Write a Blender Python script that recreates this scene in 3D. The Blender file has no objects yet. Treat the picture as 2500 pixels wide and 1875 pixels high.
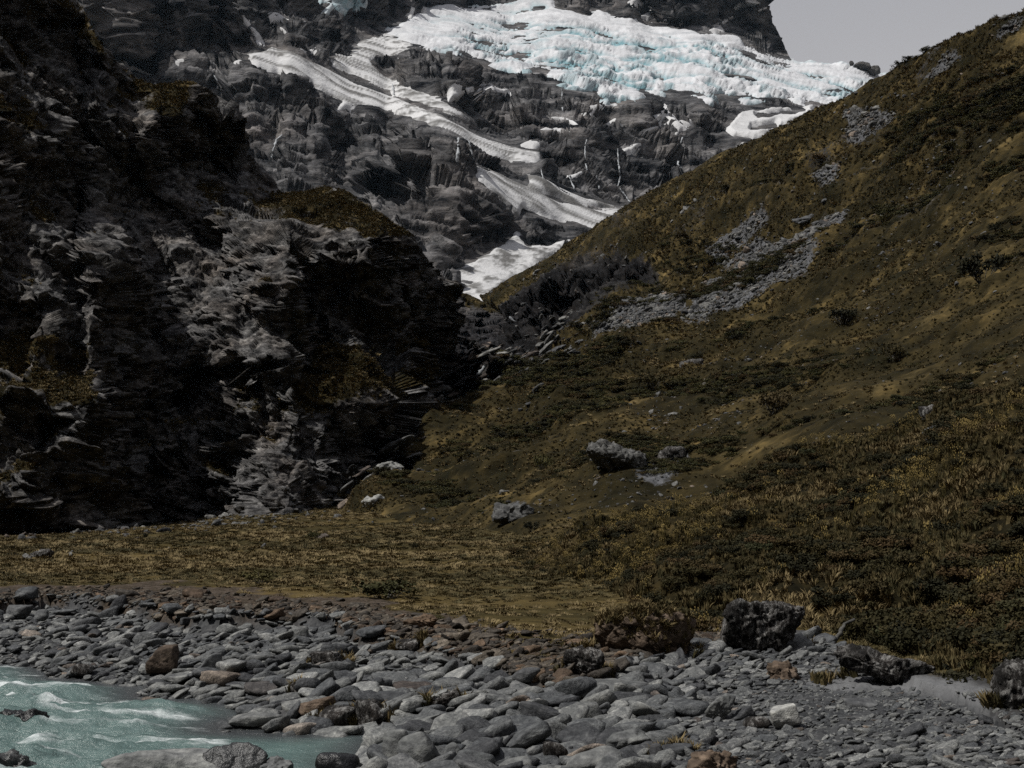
import bpy, bmesh, math, random, time
import numpy as np
T0 = time.time()
rng = np.random.default_rng(7)
random.seed(7)
SC = bpy.context.scene
COL = SC.collection

# ------------------------------------------------------------------ camera, sky, sun, exposure
F = 3018.0            # focal length in photo pixels (photo 2500 x 1875)
HZ = 1270.0           # photo row of the horizon
CAMH = 3.0
cam_data = bpy.data.cameras.new('camera')
cam_data.sensor_width = 36.0
cam_data.lens = 36.0 * F / 2500.0
cam_data.shift_y = (HZ - 937.5) / 2500.0
cam_data.clip_start = 0.1
cam_data.clip_end = 20000.0
cam = bpy.data.objects.new('camera', cam_data)
cam.location = (0, 0, CAMH)
cam.rotation_euler = (math.radians(90), 0, 0)
COL.objects.link(cam)
SC.camera = cam

SUN_EL = math.radians(56)
SUN_AZ = math.radians(-112)        # measured from +Y towards +X
sun_vec = np.array([math.sin(SUN_AZ) * math.cos(SUN_EL), math.cos(SUN_AZ) * math.cos(SUN_EL), math.sin(SUN_EL)])

world = bpy.data.worlds.new('World')
SC.world = world
world.use_nodes = True
wn = world.node_tree
for n in list(wn.nodes):
    wn.nodes.remove(n)
sky = wn.nodes.new('ShaderNodeTexSky')
sky.sky_type = 'NISHITA'
sky.sun_disc = False
sky.sun_elevation = SUN_EL
sky.sun_rotation = SUN_AZ
sky.altitude = 0
sky.air_density = 3.0
sky.dust_density = 0.0
hs = wn.nodes.new('ShaderNodeHueSaturation')
hs.inputs['Saturation'].default_value = 0.25
tint = wn.nodes.new('ShaderNodeMix')
tint.data_type = 'RGBA'
tint.blend_type = 'MULTIPLY'
tint.inputs[0].default_value = 1.0
tint.inputs[7].default_value = (1.0, 0.945, 1.0, 1)
bg = wn.nodes.new('ShaderNodeBackground')
bg.inputs['Strength'].default_value = 0.092
wo = wn.nodes.new('ShaderNodeOutputWorld')
wn.links.new(sky.outputs[0], hs.inputs['Color'])
wn.links.new(hs.outputs[0], tint.inputs[6])
wn.links.new(tint.outputs[2], bg.inputs['Color'])
wn.links.new(bg.outputs[0], wo.inputs['Surface'])

sd = bpy.data.lights.new('sun', 'SUN')
sd.energy = 5.0
sd.angle = math.radians(0.5)
sd.color = (1.0, 0.965, 0.91)
sun = bpy.data.objects.new('sun', sd)
import mathutils
sun.rotation_euler = mathutils.Vector(-sun_vec).to_track_quat('-Z', 'Y').to_euler()
sun.location = (-300, 200, 900)
COL.objects.link(sun)

SC.view_settings.view_transform = 'Standard'
SC.view_settings.look = 'None'
SC.view_settings.exposure = 0.0
SC.view_settings.gamma = 1.0
SC.view_settings.use_curve_mapping = False
SC.cycles.use_denoising = False
SC.cycles.sample_clamp_direct = 2.5
SC.cycles.max_bounces = 4
SC.cycles.diffuse_bounces = 2
SC.cycles.volume_bounces = 0
HAZE = 0.000007

# ------------------------------------------------------------------ helpers: noise
def _hash(ix, iy, iz, seed):
    h = (ix.astype(np.uint32) * np.uint32(374761393) + iy.astype(np.uint32) * np.uint32(668265263)
         + iz.astype(np.uint32) * np.uint32(2147483647) + np.uint32((seed * 974634777) & 0xffffffff))
    h = (h ^ (h >> np.uint32(13))) * np.uint32(1274126177)
    h = (h ^ (h >> np.uint32(16))) * np.uint32(2246822519)
    return h ^ (h >> np.uint32(15))

_G = np.array([[1,1,0],[-1,1,0],[1,-1,0],[-1,-1,0],[1,0,1],[-1,0,1],[1,0,-1],[-1,0,-1],
               [0,1,1],[0,-1,1],[0,1,-1],[0,-1,-1],[1,1,0],[-1,1,0],[0,-1,1],[0,-1,-1]], np.float32)

def perlin(P, freq, seed=0):
    """gradient noise at points P (...,3), about -1..1"""
    sh = P.shape[:-1]
    Q = (P.reshape(-1, 3) * freq).astype(np.float32) + np.float32(seed * 17.31)
    I = np.floor(Q)
    f = Q - I
    I = I.astype(np.int64)
    u = f * f * f * (f * (f * 6 - 15) + 10)
    out = 0
    acc = []
    for dx in (0, 1):
        for dy in (0, 1):
            for dz in (0, 1):
                g = _G[_hash(I[:, 0] + dx, I[:, 1] + dy, I[:, 2] + dz, seed) & np.uint32(15)]
                acc.append(g[:, 0] * (f[:, 0] - dx) + g[:, 1] * (f[:, 1] - dy) + g[:, 2] * (f[:, 2] - dz))
    def lerp(a, b, t): return a + (b - a) * t
    x00 = lerp(acc[0], acc[4], u[:, 0]); x01 = lerp(acc[1], acc[5], u[:, 0])
    x10 = lerp(acc[2], acc[6], u[:, 0]); x11 = lerp(acc[3], acc[7], u[:, 0])
    y0 = lerp(x00, x10, u[:, 1]); y1 = lerp(x01, x11, u[:, 1])
    return lerp(y0, y1, u[:, 2]).reshape(sh)

def fbm(P, freq, octaves=4, seed=0, gain=0.5, lac=2.07):
    s = 0; a = 1.0
    for o in range(octaves):
        s = s + a * perlin(P, freq, seed + o)
        freq *= lac; a *= gain
    return s

def ridged(P, freq, octaves=4, seed=0, gain=0.5, lac=2.1):
    s = 0; a = 1.0
    for o in range(octaves):
        n = 1.0 - np.abs(perlin(P, freq, seed + o)) * 1.8
        s = s + a * n
        freq *= lac; a *= gain
    return s

def facets(P, freq, seed=0, tilt=0.9, step=0.5):
    """blocky fracture: every Voronoi cell is a tilted plane of its own"""
    sh = P.shape[:-1]
    Q = (P.reshape(-1, 3) * freq).astype(np.float32)
    I = np.floor(Q).astype(np.int64)
    best = np.full(len(Q), 1e9, np.float32)
    val = np.zeros(len(Q), np.float32)
    k = np.float32(1 / 4294967295.0)
    for dx in (-1, 0, 1):
        for dy in (-1, 0, 1):
            for dz in (-1, 0, 1):
                a, b, c = I[:, 0] + dx, I[:, 1] + dy, I[:, 2] + dz
                h1 = _hash(a, b, c, seed)
                h2 = h1 * np.uint32(2654435761) ^ (h1 >> np.uint32(7))
                h3 = h2 * np.uint32(1597334677) ^ (h2 >> np.uint32(9))
                jx = h1 * k; jy = h2 * k; jz = h3 * k
                ox = Q[:, 0] - a - jx; oy = Q[:, 1] - b - jy; oz = Q[:, 2] - c - jz
                d = ox * ox + oy * oy + oz * oz
                m = d < best
                g = ((h3 >> np.uint32(3)) & np.uint32(1023)).astype(np.float32) / 511.5 - 1
                g2 = ((h1 >> np.uint32(5)) & np.uint32(1023)).astype(np.float32) / 511.5 - 1
                g3 = ((h2 >> np.uint32(4)) & np.uint32(1023)).astype(np.float32) / 511.5 - 1
                v = (tilt * (ox * g + oy * g2 + oz * g3) + step * (jx - 0.5)).astype(np.float32)
                best = np.where(m, d, best)
                val = np.where(m, v, val)
    return val.reshape(sh)

def sstep(a, b, x):
    t = np.clip((x - a) / (b - a), 0, 1)
    return t * t * (3 - 2 * t)

def at(px, py, d):
    """the point seen at photo pixel (px, py) at forward distance d"""
    px, py, d = np.broadcast_arrays(np.asarray(px, float), np.asarray(py, float), np.asarray(d, float))
    return np.stack([(px - 1250.0) / F * d, d, CAMH + (HZ - py) / F * d], -1)

def proj(P):
    return 1250.0 + P[..., 0] / P[..., 1] * F, HZ - (P[..., 2] - CAMH) / P[..., 1] * F

STR = np.array([[0.93, 0.1, -0.36], [-0.1, 0.99, 0.0], [0.36, 0.03, 0.93]])   # schist planes dip to the right

def ray_push(P, h):
    """move points towards the camera by h metres"""
    v = P - np.array([0, 0, CAMH])
    return P - v / np.linalg.norm(v, axis=-1, keepdims=True) * h[..., None]

CLN = np.array([0.22, -0.96, 0.14])

class RBF:
    def __init__(self, pts, vals, c=60.0, smooth=0.0):
        self.p = np.asarray(pts, float); v = np.asarray(vals, float); n = len(v); self.c = c
        A = np.sqrt(((self.p[:, None] - self.p[None]) ** 2).sum(-1) + c * c) + np.eye(n) * -smooth
        B = np.c_[np.ones(n), self.p]
        M = np.block([[A, B], [B.T, np.zeros((3, 3))]])
        s = np.linalg.lstsq(M, np.r_[v, 0, 0, 0], rcond=None)[0]
        self.w = s[:n]; self.a = s[n:]
    def __call__(self, x, y):
        x = np.asarray(x, float); y = np.asarray(y, float)
        out = self.a[0] + self.a[1] * x + self.a[2] * y
        for (qx, qy), w in zip(self.p, self.w):
            out = out + w * np.sqrt((x - qx) ** 2 + (y - qy) ** 2 + self.c ** 2)
        return out

def depth_map(ctrl, c=60.0):
    a = np.array(ctrl, float)
    r = RBF(a[:, :2], np.log(a[:, 2]), c)
    return lambda px, py: np.exp(r(px, py))

def poly_sd(px, py, poly):
    """signed distance in the same units, positive inside"""
    P = np.asarray(poly, float)
    d = np.full(px.shape, 1e18); ins = np.zeros(px.shape, bool)
    for i in range(len(P)):
        a, b = P[i], P[(i + 1) % len(P)]
        e = b - a; L = (e ** 2).sum() + 1e-9
        t = np.clip(((px - a[0]) * e[0] + (py - a[1]) * e[1]) / L, 0, 1)
        d = np.minimum(d, (px - a[0] - t * e[0]) ** 2 + (py - a[1] - t * e[1]) ** 2)
        c = (a[1] > py) != (b[1] > py)
        xs = a[0] + (py - a[1]) * e[0] / (e[1] if abs(e[1]) > 1e-9 else 1e-9)
        ins ^= c & (px < xs)
    return np.where(ins, 1, -1) * np.sqrt(d)

def seg_d(px, py, line):
    """distance to an open polyline"""
    P = np.asarray(line, float); d = np.full(px.shape, 1e18)
    for i in range(len(P) - 1):
        a, b = P[i], P[i + 1]; e = b - a; L = (e ** 2).sum() + 1e-9
        t = np.clip(((px - a[0]) * e[0] + (py - a[1]) * e[1]) / L, 0, 1)
        d = np.minimum(d, (px - a[0] - t * e[0]) ** 2 + (py - a[1] - t * e[1]) ** 2)
    return np.sqrt(d)

def pl(pts):
    a = np.array(pts, float)
    return lambda x: np.interp(x, a[:, 0], a[:, 1])

def blur(a, r, it=2):
    for _ in range(it):
        for ax in (0, 1):
            p = np.pad(a, [(r + 1, r) if i == ax else (0, 0) for i in (0, 1)], mode='edge')
            c = np.cumsum(p, ax)
            n = a.shape[ax]
            hi = np.take(c, np.arange(2 * r + 1, 2 * r + 1 + n), ax); lo = np.take(c, np.arange(0, n), ax)
            a = (hi - lo) / (2 * r + 1)
    return a

def grid_normals(P):
    du = np.gradient(P, axis=1); dv = np.gradient(P, axis=0)
    n = np.cross(du, dv)
    n /= np.linalg.norm(n, axis=-1, keepdims=True) + 1e-12
    view = P - np.array([0, 0, CAMH])
    s = np.where((n * view).sum(-1, keepdims=True) > 0, -1.0, 1.0)
    return n * s

# ------------------------------------------------------------------ helpers: meshes and objects
def mesh_np(name, verts, quads=None, tris=None, smooth=True, attrs=None):
    me = bpy.data.meshes.new(name)
    verts = np.ascontiguousarray(verts, np.float32).reshape(-1, 3)
    me.vertices.add(len(verts)); me.vertices.foreach_set('co', verts.ravel())
    loops = []; starts = []; tot = 0
    if quads is not None and len(quads):
        q = np.asarray(quads, np.int32); loops.append(q.ravel()); starts.append(np.arange(len(q)) * 4); tot = len(q) * 4
    if tris is not None and len(tris):
        t = np.asarray(tris, np.int32); loops.append(t.ravel()); starts.append(tot + np.arange(len(t)) * 3)
    lo = np.concatenate(loops).astype(np.int32); st = np.concatenate(starts).astype(np.int32)
    me.loops.add(len(lo)); me.loops.foreach_set('vertex_index', lo)
    me.polygons.add(len(st)); me.polygons.foreach_set('loop_start', st)
    for k, v in (attrs or {}).items():
        a = me.attributes.new(k, 'FLOAT', 'POINT')
        a.data.foreach_set('value', np.ascontiguousarray(v, np.float32).ravel())
    me.update(calc_edges=True)
    if smooth:
        me.polygons.foreach_set('use_smooth', np.ones(len(me.polygons), bool))
    return me

def link(name, me, mat=None, parent=None, kind=None, label=None, cat=None, group=None, loc=None):
    o = bpy.data.objects.new(name, me)
    if mat is not None and me is not None and len(me.materials) == 0:
        me.materials.append(mat)
    COL.objects.link(o)
    if parent is not None: o.parent = parent
    if kind: o['kind'] = kind
    if label: o['label'] = label
    if cat: o['category'] = cat
    if group: o['group'] = group
    if loc is not None: o.location = loc
    return o

def grid_quads(nv, nu, keep=None):
    i = np.arange(nv * nu).reshape(nv, nu)
    q = np.stack([i[:-1, :-1], i[:-1, 1:], i[1:, 1:], i[1:, :-1]], -1).reshape(-1, 4)
    if keep is not None:
        k = keep[:-1, :-1] & keep[:-1, 1:] & keep[1:, 1:] & keep[1:, :-1]
        q = q[k.ravel()]
    return q

def compact(verts, quads, attrs=None):
    u, inv = np.unique(quads.ravel(), return_inverse=True)
    V = verts.reshape(-1, 3)[u]
    A = {k: np.asarray(v).ravel()[u] for k, v in (attrs or {}).items()}
    return V, inv.reshape(-1, 4), A

def orient(P, quads):
    """make faces point at the camera"""
    q = quads[len(quads) // 2]
    V = P.reshape(-1, 3)
    s = 0
    for q in quads[:: max(1, len(quads) // 50)]:
        n = np.cross(V[q[1]] - V[q[0]], V[q[2]] - V[q[0]])
        s += np.sign((n * (np.array([0, 0, CAMH]) - V[q[0]])).sum())
    return quads if s > 0 else quads[:, ::-1]

def skirt(P, A, side, steps):
    """add rows (top/bottom) or columns (left/right) that run on behind: steps are world offsets"""
    edge = {'top': P[-1:], 'bottom': P[:1], 'left': P[:, :1], 'right': P[:, -1:]}[side]
    axis = 0 if side in ('top', 'bottom') else 1
    add = [edge + np.array(s, float) for s in steps]
    add_a = {k: [{'top': v[-1:], 'bottom': v[:1], 'left': v[:, :1], 'right': v[:, -1:]}[side]] * len(steps) for k, v in A.items()}
    if side in ('top', 'right'):
        return np.concatenate([P] + add, axis), {k: np.concatenate([A[k]] + add_a[k], axis) for k in A}
    return np.concatenate(add[::-1] + [P], axis), {k: np.concatenate(add_a[k] + [A[k]], axis) for k in A}

# ------------------------------------------------------------------ helpers: materials
def lin(c):
    return tuple(((v / 255.0 + 0.055) / 1.055) ** 2.4 if v > 10 else v / 255.0 / 12.92 for v in c) + (1.0,)

class NT:
    def __init__(self, name):
        self.m = bpy.data.materials.new(name); self.m.use_nodes = True
        self.t = self.m.node_tree
        self.b = self.t.nodes['Principled BSDF']
        self.b.inputs['Roughness'].default_value = 0.85
        self.b.inputs['Specular IOR Level'].default_value = 0.06
        self.geo = self.t.nodes.new('ShaderNodeNewGeometry')
    def n(self, kind, **kw):
        x = self.t.nodes.new(kind)
        for k, v in kw.items(): setattr(x, k, v)
        return x
    def l(self, a, b): self.t.links.new(a, b)
    def coords(self, scale=(1, 1, 1), rot=(0, 0, 0), obj=False):
        m = self.n('ShaderNodeMapping')
        m.inputs['Scale'].default_value = scale; m.inputs['Rotation'].default_value = rot
        if obj:
            tc = self.n('ShaderNodeTexCoord'); self.l(tc.outputs['Object'], m.inputs[0])
        else:
            self.l(self.geo.outputs['Position'], m.inputs[0])
        return m.outputs[0]
    def noise(self, scale, detail=4, rough=0.55, vec=None, dist=0.0):
        x = self.n('ShaderNodeTexNoise')
        x.inputs['Scale'].default_value = scale; x.inputs['Detail'].default_value = detail
        x.inputs['Roughness'].default_value = rough; x.inputs['Distortion'].default_value = dist
        self.l(vec if vec is not None else self.geo.outputs['Position'], x.inputs['Vector'])
        return x.outputs['Fac']
    def vor(self, scale, vec=None, feature='F1'):
        x = self.n('ShaderNodeTexVoronoi', feature=feature)
        x.inputs['Scale'].default_value = scale
        self.l(vec if vec is not None else self.geo.outputs['Position'], x.inputs['Vector'])
        return x
    def ramp(self, fac, stops):
        x = self.n('ShaderNodeValToRGB')
        e = x.color_ramp.elements
        while len(e) > 1: e.remove(e[-1])
        for i, (p, c) in enumerate(stops):
            el = e[0] if i == 0 else e.new(p)
            el.position = p; el.color = c if len(c) == 4 else tuple(c) + (1,)
        self.l(fac, x.inputs[0]); return x.outputs[0]
    def rng(self, fac, a, b, c=0.0, d=1.0):
        x = self.n('ShaderNodeMapRange', clamp=True)
        x.inputs[1].default_value = a; x.inputs[2].default_value = b; x.inputs[3].default_value = c; x.inputs[4].default_value = d
        self.l(fac, x.inputs[0]); return x.outputs[0]
    def math(self, op, a, b=None):
        x = self.n('ShaderNodeMath', operation=op)
        for i, v in enumerate((a, b)):
            if v is None: continue
            if isinstance(v, (int, float)): x.inputs[i].default_value = v
            else: self.l(v, x.inputs[i])
        return x.outputs[0]
    def mix(self, fac, a, b, blend='MIX'):
        x = self.n('ShaderNodeMix', data_type='RGBA', blend_type=blend)
        if isinstance(fac, (int, float)): x.inputs[0].default_value = fac
        else: self.l(fac, x.inputs[0])
        for i, v in ((6, a), (7, b)):
            if isinstance(v, tuple): x.inputs[i].default_value = v if len(v) == 4 else v + (1,)
            else: self.l(v, x.inputs[i])
        return x.outputs[2]
    def attr(self, name):
        x = self.n('ShaderNodeAttribute', attribute_name=name); return x.outputs['Fac']
    def rand(self):
        return self.n('ShaderNodeObjectInfo').outputs['Random']
    def bump(self, h, strength, dist, prev=None):
        x = self.n('ShaderNodeBump'); x.inputs['Strength'].default_value = strength; x.inputs['Distance'].default_value = dist
        self.l(h, x.inputs['Height'])
        if prev is not None: self.l(prev, x.inputs['Normal'])
        return x.outputs[0]
    def out(self, color, rough=None, normal=None):
        if isinstance(color, tuple): self.b.inputs['Base Color'].default_value = color if len(color) == 4 else color + (1,)
        else: self.l(color, self.b.inputs['Base Color'])
        if rough is not None:
            if isinstance(rough, (int, float)): self.b.inputs['Roughness'].default_value = rough
            else: self.l(rough, self.b.inputs['Roughness'])
        if normal is not None: self.l(normal, self.b.inputs['Normal'])
        return self.m

def grass_color(t, scale, k=1.0):
    k = k * 0.62
    """tussock: olive, straw and dark green in patches"""
    a = t.noise(0.5 * scale, 5, 0.65)
    b = t.noise(2.6 * scale, 4, 0.6)
    c = t.ramp(a, [(0.28, (0.014 * k, 0.014 * k, 0.006 * k)), (0.44, (0.032 * k, 0.026 * k, 0.011 * k)), (0.55, (0.058 * k, 0.045 * k, 0.019 * k)), (0.68, (0.17 * k, 0.127 * k, 0.056 * k))])
    d = t.ramp(b, [(0.3, (0.35, 0.36, 0.3)), (0.5, (0.9, 0.9, 0.85)), (0.7, (1.6, 1.5, 1.3))])
    return t.mix(1.0, c, d, 'MULTIPLY')

def terrain_material(name, rock_lo, rock_hi, s, lo=0.3, hi=0.72, strata=(0.25, 0.25, 1.0), strata_rot=(0.3, 0.35, 0.0), bumpd=1.0, grass_k=1.0, warm=0.35, scree_col=(0.14, 0.145, 0.155), gs=1.0):
    """rock and tussock, mixed by the mesh attributes grass and scree; s = texture frequency per metre"""
    t = NT(name)
    v = t.coords(strata, strata_rot)
    n1 = t.noise(1.0 * s, 8, 0.68, v)
    n2 = t.noise(5.0 * s, 6, 0.65, v)
    n3 = t.noise(0.22 * s, 4, 0.5)
    rock = t.ramp(n1, [(lo, rock_lo), ((lo + hi) / 2, tuple((a + b) / 2.6 for a, b in zip(rock_lo, rock_hi))), (hi, rock_hi)])
    rock = t.mix(1.0, rock, t.ramp(n2, [(0.3, (0.55, 0.55, 0.56)), (0.55, (1, 1, 1)), (0.75, (1.5, 1.48, 1.42))]), 'MULTIPLY')
    rock = t.mix(t.rng(n3, 0.45, 0.7, 0, warm), rock, t.mix(1.0, rock, (1.35, 1.0, 0.7), 'MULTIPLY'))
    sc = t.vor(3.2 * s * 2)
    scree = t.mix(1.0, t.mix(t.noise(0.9 * s, 5, 0.6), tuple(0.6 * c for c in scree_col), tuple(1.35 * c for c in scree_col)),
                  t.ramp(sc.outputs['Color'], [(0.0, (0.45, 0.45, 0.45)), (1.0, (1.35, 1.35, 1.35))]), 'MULTIPLY')
    g = grass_color(t, s * 0.55 * gs, grass_k)
    fine = t.noise(3.0 * s, 5, 0.7)
    gm = t.math('ADD', t.attr('grass'), t.math('MULTIPLY', t.math('SUBTRACT', fine, 0.5), 1.1))
    gm = t.rng(gm, 0.42, 0.58)
    sm = t.math('ADD', t.attr('scree'), t.math('MULTIPLY', t.math('SUBTRACT', fine, 0.5), 0.9))
    sm = t.rng(sm, 0.4, 0.6)
    gorge_shade = t.attr('wet')
    rock = t.mix(gorge_shade, rock, t.mix(1.0, rock, (0.26, 0.26, 0.28), 'MULTIPLY'))  # deepens the dark gorge rock: shade put into its colour
    c = t.mix(gm, rock, g)
    c = t.mix(sm, c, scree)
    h = t.math('ADD', t.math('MULTIPLY', n1, 1.0), t.math('MULTIPLY', n2, 0.45))
    nb = t.bump(h, 0.7, bumpd)
    nb = t.bump(t.noise(9 * s, 4, 0.7), 0.55, bumpd * 0.25, nb)
    return t.out(c, 0.9, nb)

M_CLIFF = terrain_material('cliff_rock', (0.010, 0.010, 0.011), (0.24, 0.235, 0.23), 0.6, lo=0.37, hi=0.69, strata=(0.7, 0.7, 1.2), bumpd=0.9, grass_k=0.85, warm=0.3)
M_HILL = terrain_material('hillside_tussock', (0.008, 0.008, 0.009), (0.10, 0.097, 0.094), 0.42, lo=0.36, hi=0.7, bumpd=0.8, grass_k=0.85, gs=0.7, scree_col=(0.085, 0.087, 0.092))
M_FAR = terrain_material('mountain_rock', (0.007, 0.008, 0.010), (0.23, 0.226, 0.228), 0.055, lo=0.39, hi=0.71, bumpd=7.0, warm=0.2, grass_k=1.4)

# ------------------------------------------------------------------ far mountain: rock base
RAMP_1 = [(601,131),(640,128),(664,115),(723,136),(805,172),(860,200),(908,217),(981,245),(1071,279),(1162,326),(1252,360),(1318,370),(1324,396),(1275,400),(1207,384),(1116,332),(1026,294),(936,275),(880,262),(823,271),(832,249),(790,222),(746,203),(696,185),(624,167)]
RAMP_2 = [(850,140),(872,112),(905,90),(960,86),(1010,108),(970,135),(915,140),(905,158),(945,188),(990,217),(1071,240),(1162,290),(1150,296),(1060,262),(960,232),(880,190),(808,165),(806,142)]
FAN_1 = [(1164,407),(1229,429),(1342,484),(1433,508),(1540,505),(1600,520),(1500,560),(1442,556),(1342,538),(1275,505),(1262,530),(1248,540),(1234,524),(1198,475),(1164,443)]
FAN_2 = [(1288,425),(1340,440),(1420,470),(1520,508),(1433,505),(1342,478),(1292,452)]
GULLY = [(1261,570),(1288,606),(1342,597),(1400,580),(1330,640),(1252,675),(1180,740),(1120,725),(1160,690),(1094,672),(1130,650),(1184,624),(1234,592)]
GL_TOP = [(922,81),(954,63),(1062,18),(1089,9),(1161,20),(1234,14),(1279,-6),(1290,-60),(1345,-60),(1350,0),(1360,18),(1388,29),(1433,36),(1464,20),(1492,41),(1541,45),(1614,59),(1708,77),(1758,84),(1798,79),(1816,112),(1862,128),(1929,141),(1952,149),(2020,156),(2074,160),(2142,181),(2165,184),(2320,222)]
GL_BOT = [(2320,300),(2100,268),(2034,258),(1997,255),(1952,253),(1925,238),(1884,242),(1816,256),(1789,237),(1753,246),(1726,268),(1681,242),(1636,228),(1627,246),(1577,232),(1546,248),(1478,255),(1451,228),(1388,219),(1342,205),(1333,178),(1252,178),(1175,160),(1139,138),(1053,124),(1017,110)]
SNOW_RIGHT = [(1770,320),(1812,272),(1880,262),(1950,268),(2060,250),(2060,275),(1960,300),(1900,315),(1840,340),(1790,335)]
BIG_SNOW = [SNOW_RIGHT, RAMP_1, RAMP_2, FAN_1, FAN_2, GULLY, GL_TOP + GL_BOT]
FAR_D = depth_map([
 (-300,-300,1500),(-300,300,1250),(0,300,1250),(100,-200,1600),(200,0,1560),(400,-200,1640),(400,0,1590),(400,120,1560),(450,155,1500),
 (450,178,1465),(450,230,1440),(560,290,1400),(640,0,1700),(620,130,1540),(700,-100,1850),(760,100,1650),(800,-100,2000),(820,30,1960),
 (880,-100,2080),(900,50,2000),(930,80,1950),(850,150,1680),(800,200,1560),(750,300,1400),(600,450,1250),(800,400,1300),(900,500,1230),
 (900,650,1120),(1000,350,1400),(1050,300,1450),(1000,220,1640),(1000,120,1850),(1030,430,1260),(1050,600,1130),(1160,400,1300),
 (1160,723,1060),(1160,620,1150),(1300,600,1200),(1300,500,1280),(1300,400,1400),(1200,320,1520),(1200,220,1680),(1140,140,1860),
 (1330,190,1800),(1500,250,1780),(1500,350,1620),(1500,480,1440),(1650,400,1600),(1700,260,1800),(1800,330,1750),(1900,250,1950),
 (2050,250,2050),(2200,300,2000),(1060,20,2300),(1250,20,2420),(1300,-100,2520),(1450,30,2450),(1250,100,2150),(1500,130,2150),
 (1600,60,2450),(1650,-80,2600),(1750,160,2150),(1800,80,2480),(1850,-100,2620),(1927,140,2500),(1900,200,2150),(2150,185,2500),
 (2500,300,2400),(2500,600,1600),(1600,700,1100),(2200,600,1400)], 50)
FAR_N = np.array([0.10, -0.99, 0.10])
def billow(P, freq, octaves=2, seed=0, gain=0.45):
    s_ = 0; a = 1.0
    for o in range(octaves):
        s_ = s_ + a * np.sqrt(np.abs(perlin(P, freq, seed + o)) + 0.01); freq *= 2.2; a *= gain
    return s_

FAR_STEEP = [  # cliff bands: (steepness, how much they turn to the right, outline)
 (0.95, 0.60, [(170,-340),(560,-340),(590,0),(610,60),(625,125),(560,148),(440,130),(330,140),(240,100),(190,0)]),
 (0.9, 0.0, [(690,-340),(1800,-340),(1500,-100),(1330,-60),(1060,0),(1000,40),(930,75),(860,105),(790,75),(720,-20)]),
 (0.95, 0.55, [(985,318),(1030,298),(1100,325),(1128,390),(1140,450),(1085,475),(985,465),(950,400)]),
 (0.8, 0.25, [(880,560),(1000,500),(1100,520),(1225,565),(1175,622),(1085,672),(1040,620),(900,620)]),
 (0.9, 0.75, [(1545,-340),(1870,-340),(1866,-40),(1925,135),(1825,108),(1795,72),(1600,52)]),
 (0.8, 0.3, [(1480,420),(1650,390),(1650,440),(1540,490),(1450,505),(1400,470)]),
 (0.7, 0.1, [(1690,275),(1740,265),(1755,330),(1720,350)]), (0.85, 0.2, [(1535,258),(1620,242),(1600,300),(1560,360),(1500,340)]),
 (0.7, 0.3, [(690,195),(745,205),(750,235),(690,240)]), (0.7, 0.3, [(770,300),(850,290),(840,360),(770,350)]), (0.8, 0.4, [(830,430),(950,470),(930,540),(860,480)]),
 (0.7, 0.2, [(900,235),(975,245),(965,255),(905,255)]), (0.8, 0.2, [(1240,180),(1330,180),(1340,210),(1290,240),(1250,215)]), (0.7, 0.3, [(1380,330),(1500,330),(1480,400),(1400,380)]),
 (0.7, 0.3, [(600,300),(670,300),(660,370),(600,350)]), (0.8, 0.2, [(1330,420),(1500,430),(1480,460),(1350,450)]),
]
_gx = np.arange(-420, 2640, 6.0); _gy = np.arange(820, -360, -4.0)
_X, _Y = np.meshgrid(_gx, _gy)
_q = at(_X, _Y, 1600.0)
_wx = _X + 16 * fbm(_q, 1 / 70.0, 3, 12); _wy = _Y + 16 * fbm(_q, 1 / 70.0, 3, 13)
_cot = np.full(_X.shape, 1.25); _side = np.zeros_like(_X)
for st_, sd_, poly in FAR_STEEP:
    m_ = sstep(-8, 12, poly_sd(_wx, _wy, poly))
    _cot = np.minimum(_cot, 1.25 + (1.3 * (1 - st_) - 1.25) * m_)
    cxp = np.mean([p[0] for p in poly])
    _side = _side + sd_ * m_ * np.clip(_X - cxp, -120, 120)
_cot = np.clip(_cot * (1 + 0.55 * fbm(_q * [1, 1, 1.5], 1 / 45.0, 3, 14)), 0.03, 2.2)
_D0 = FAR_D(_X, _Y)
_rel = np.cumsum((_cot - blur(_cot, 22, 2)) * 4.0 * _D0 / F, 0)
_rel = _rel - blur(_rel, 28, 2) + blur(_side, 2, 1) * 1.0
_rel = blur(_rel, 1, 1)
_sm = np.maximum.reduce([sstep(-30, 15, poly_sd(_X, _Y, p)) for p in BIG_SNOW])
_rel = _rel * (1 - 0.8 * blur(_sm, 2, 2))
def far_sample(G_, px, py):
    u_ = np.clip((px - _gx[0]) / 6.0, 0, len(_gx) - 1.001); v_ = np.clip((_gy[0] - py) / 4.0, 0, len(_gy) - 1.001)
    a = u_.astype(int); b = v_.astype(int); fu = u_ - a; fv = v_ - b
    return (G_[b, a] * (1 - fu) + G_[b, a + 1] * fu) * (1 - fv) + (G_[b + 1, a] * (1 - fu) + G_[b + 1, a + 1] * fu) * fv
def far_relief(px, py): return far_sample(_rel, px, py)

def far_low(px, py):
    P = at(px, py, FAR_D(px, py) + 1.3 * far_relief(px, py))
    W = P + 40 * fbm(P, 1 / 260.0, 2, 10)[..., None]
    h = 30 * fbm(P, 1 / 330.0, 2, 11) + (34 * billow(W * [0.9, 0.6, 1.1], 1 / 170.0, 2, 21) - 24) * (1 - 0.85 * far_sample(_sm, px, py))
    return ray_push(P, h)

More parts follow.
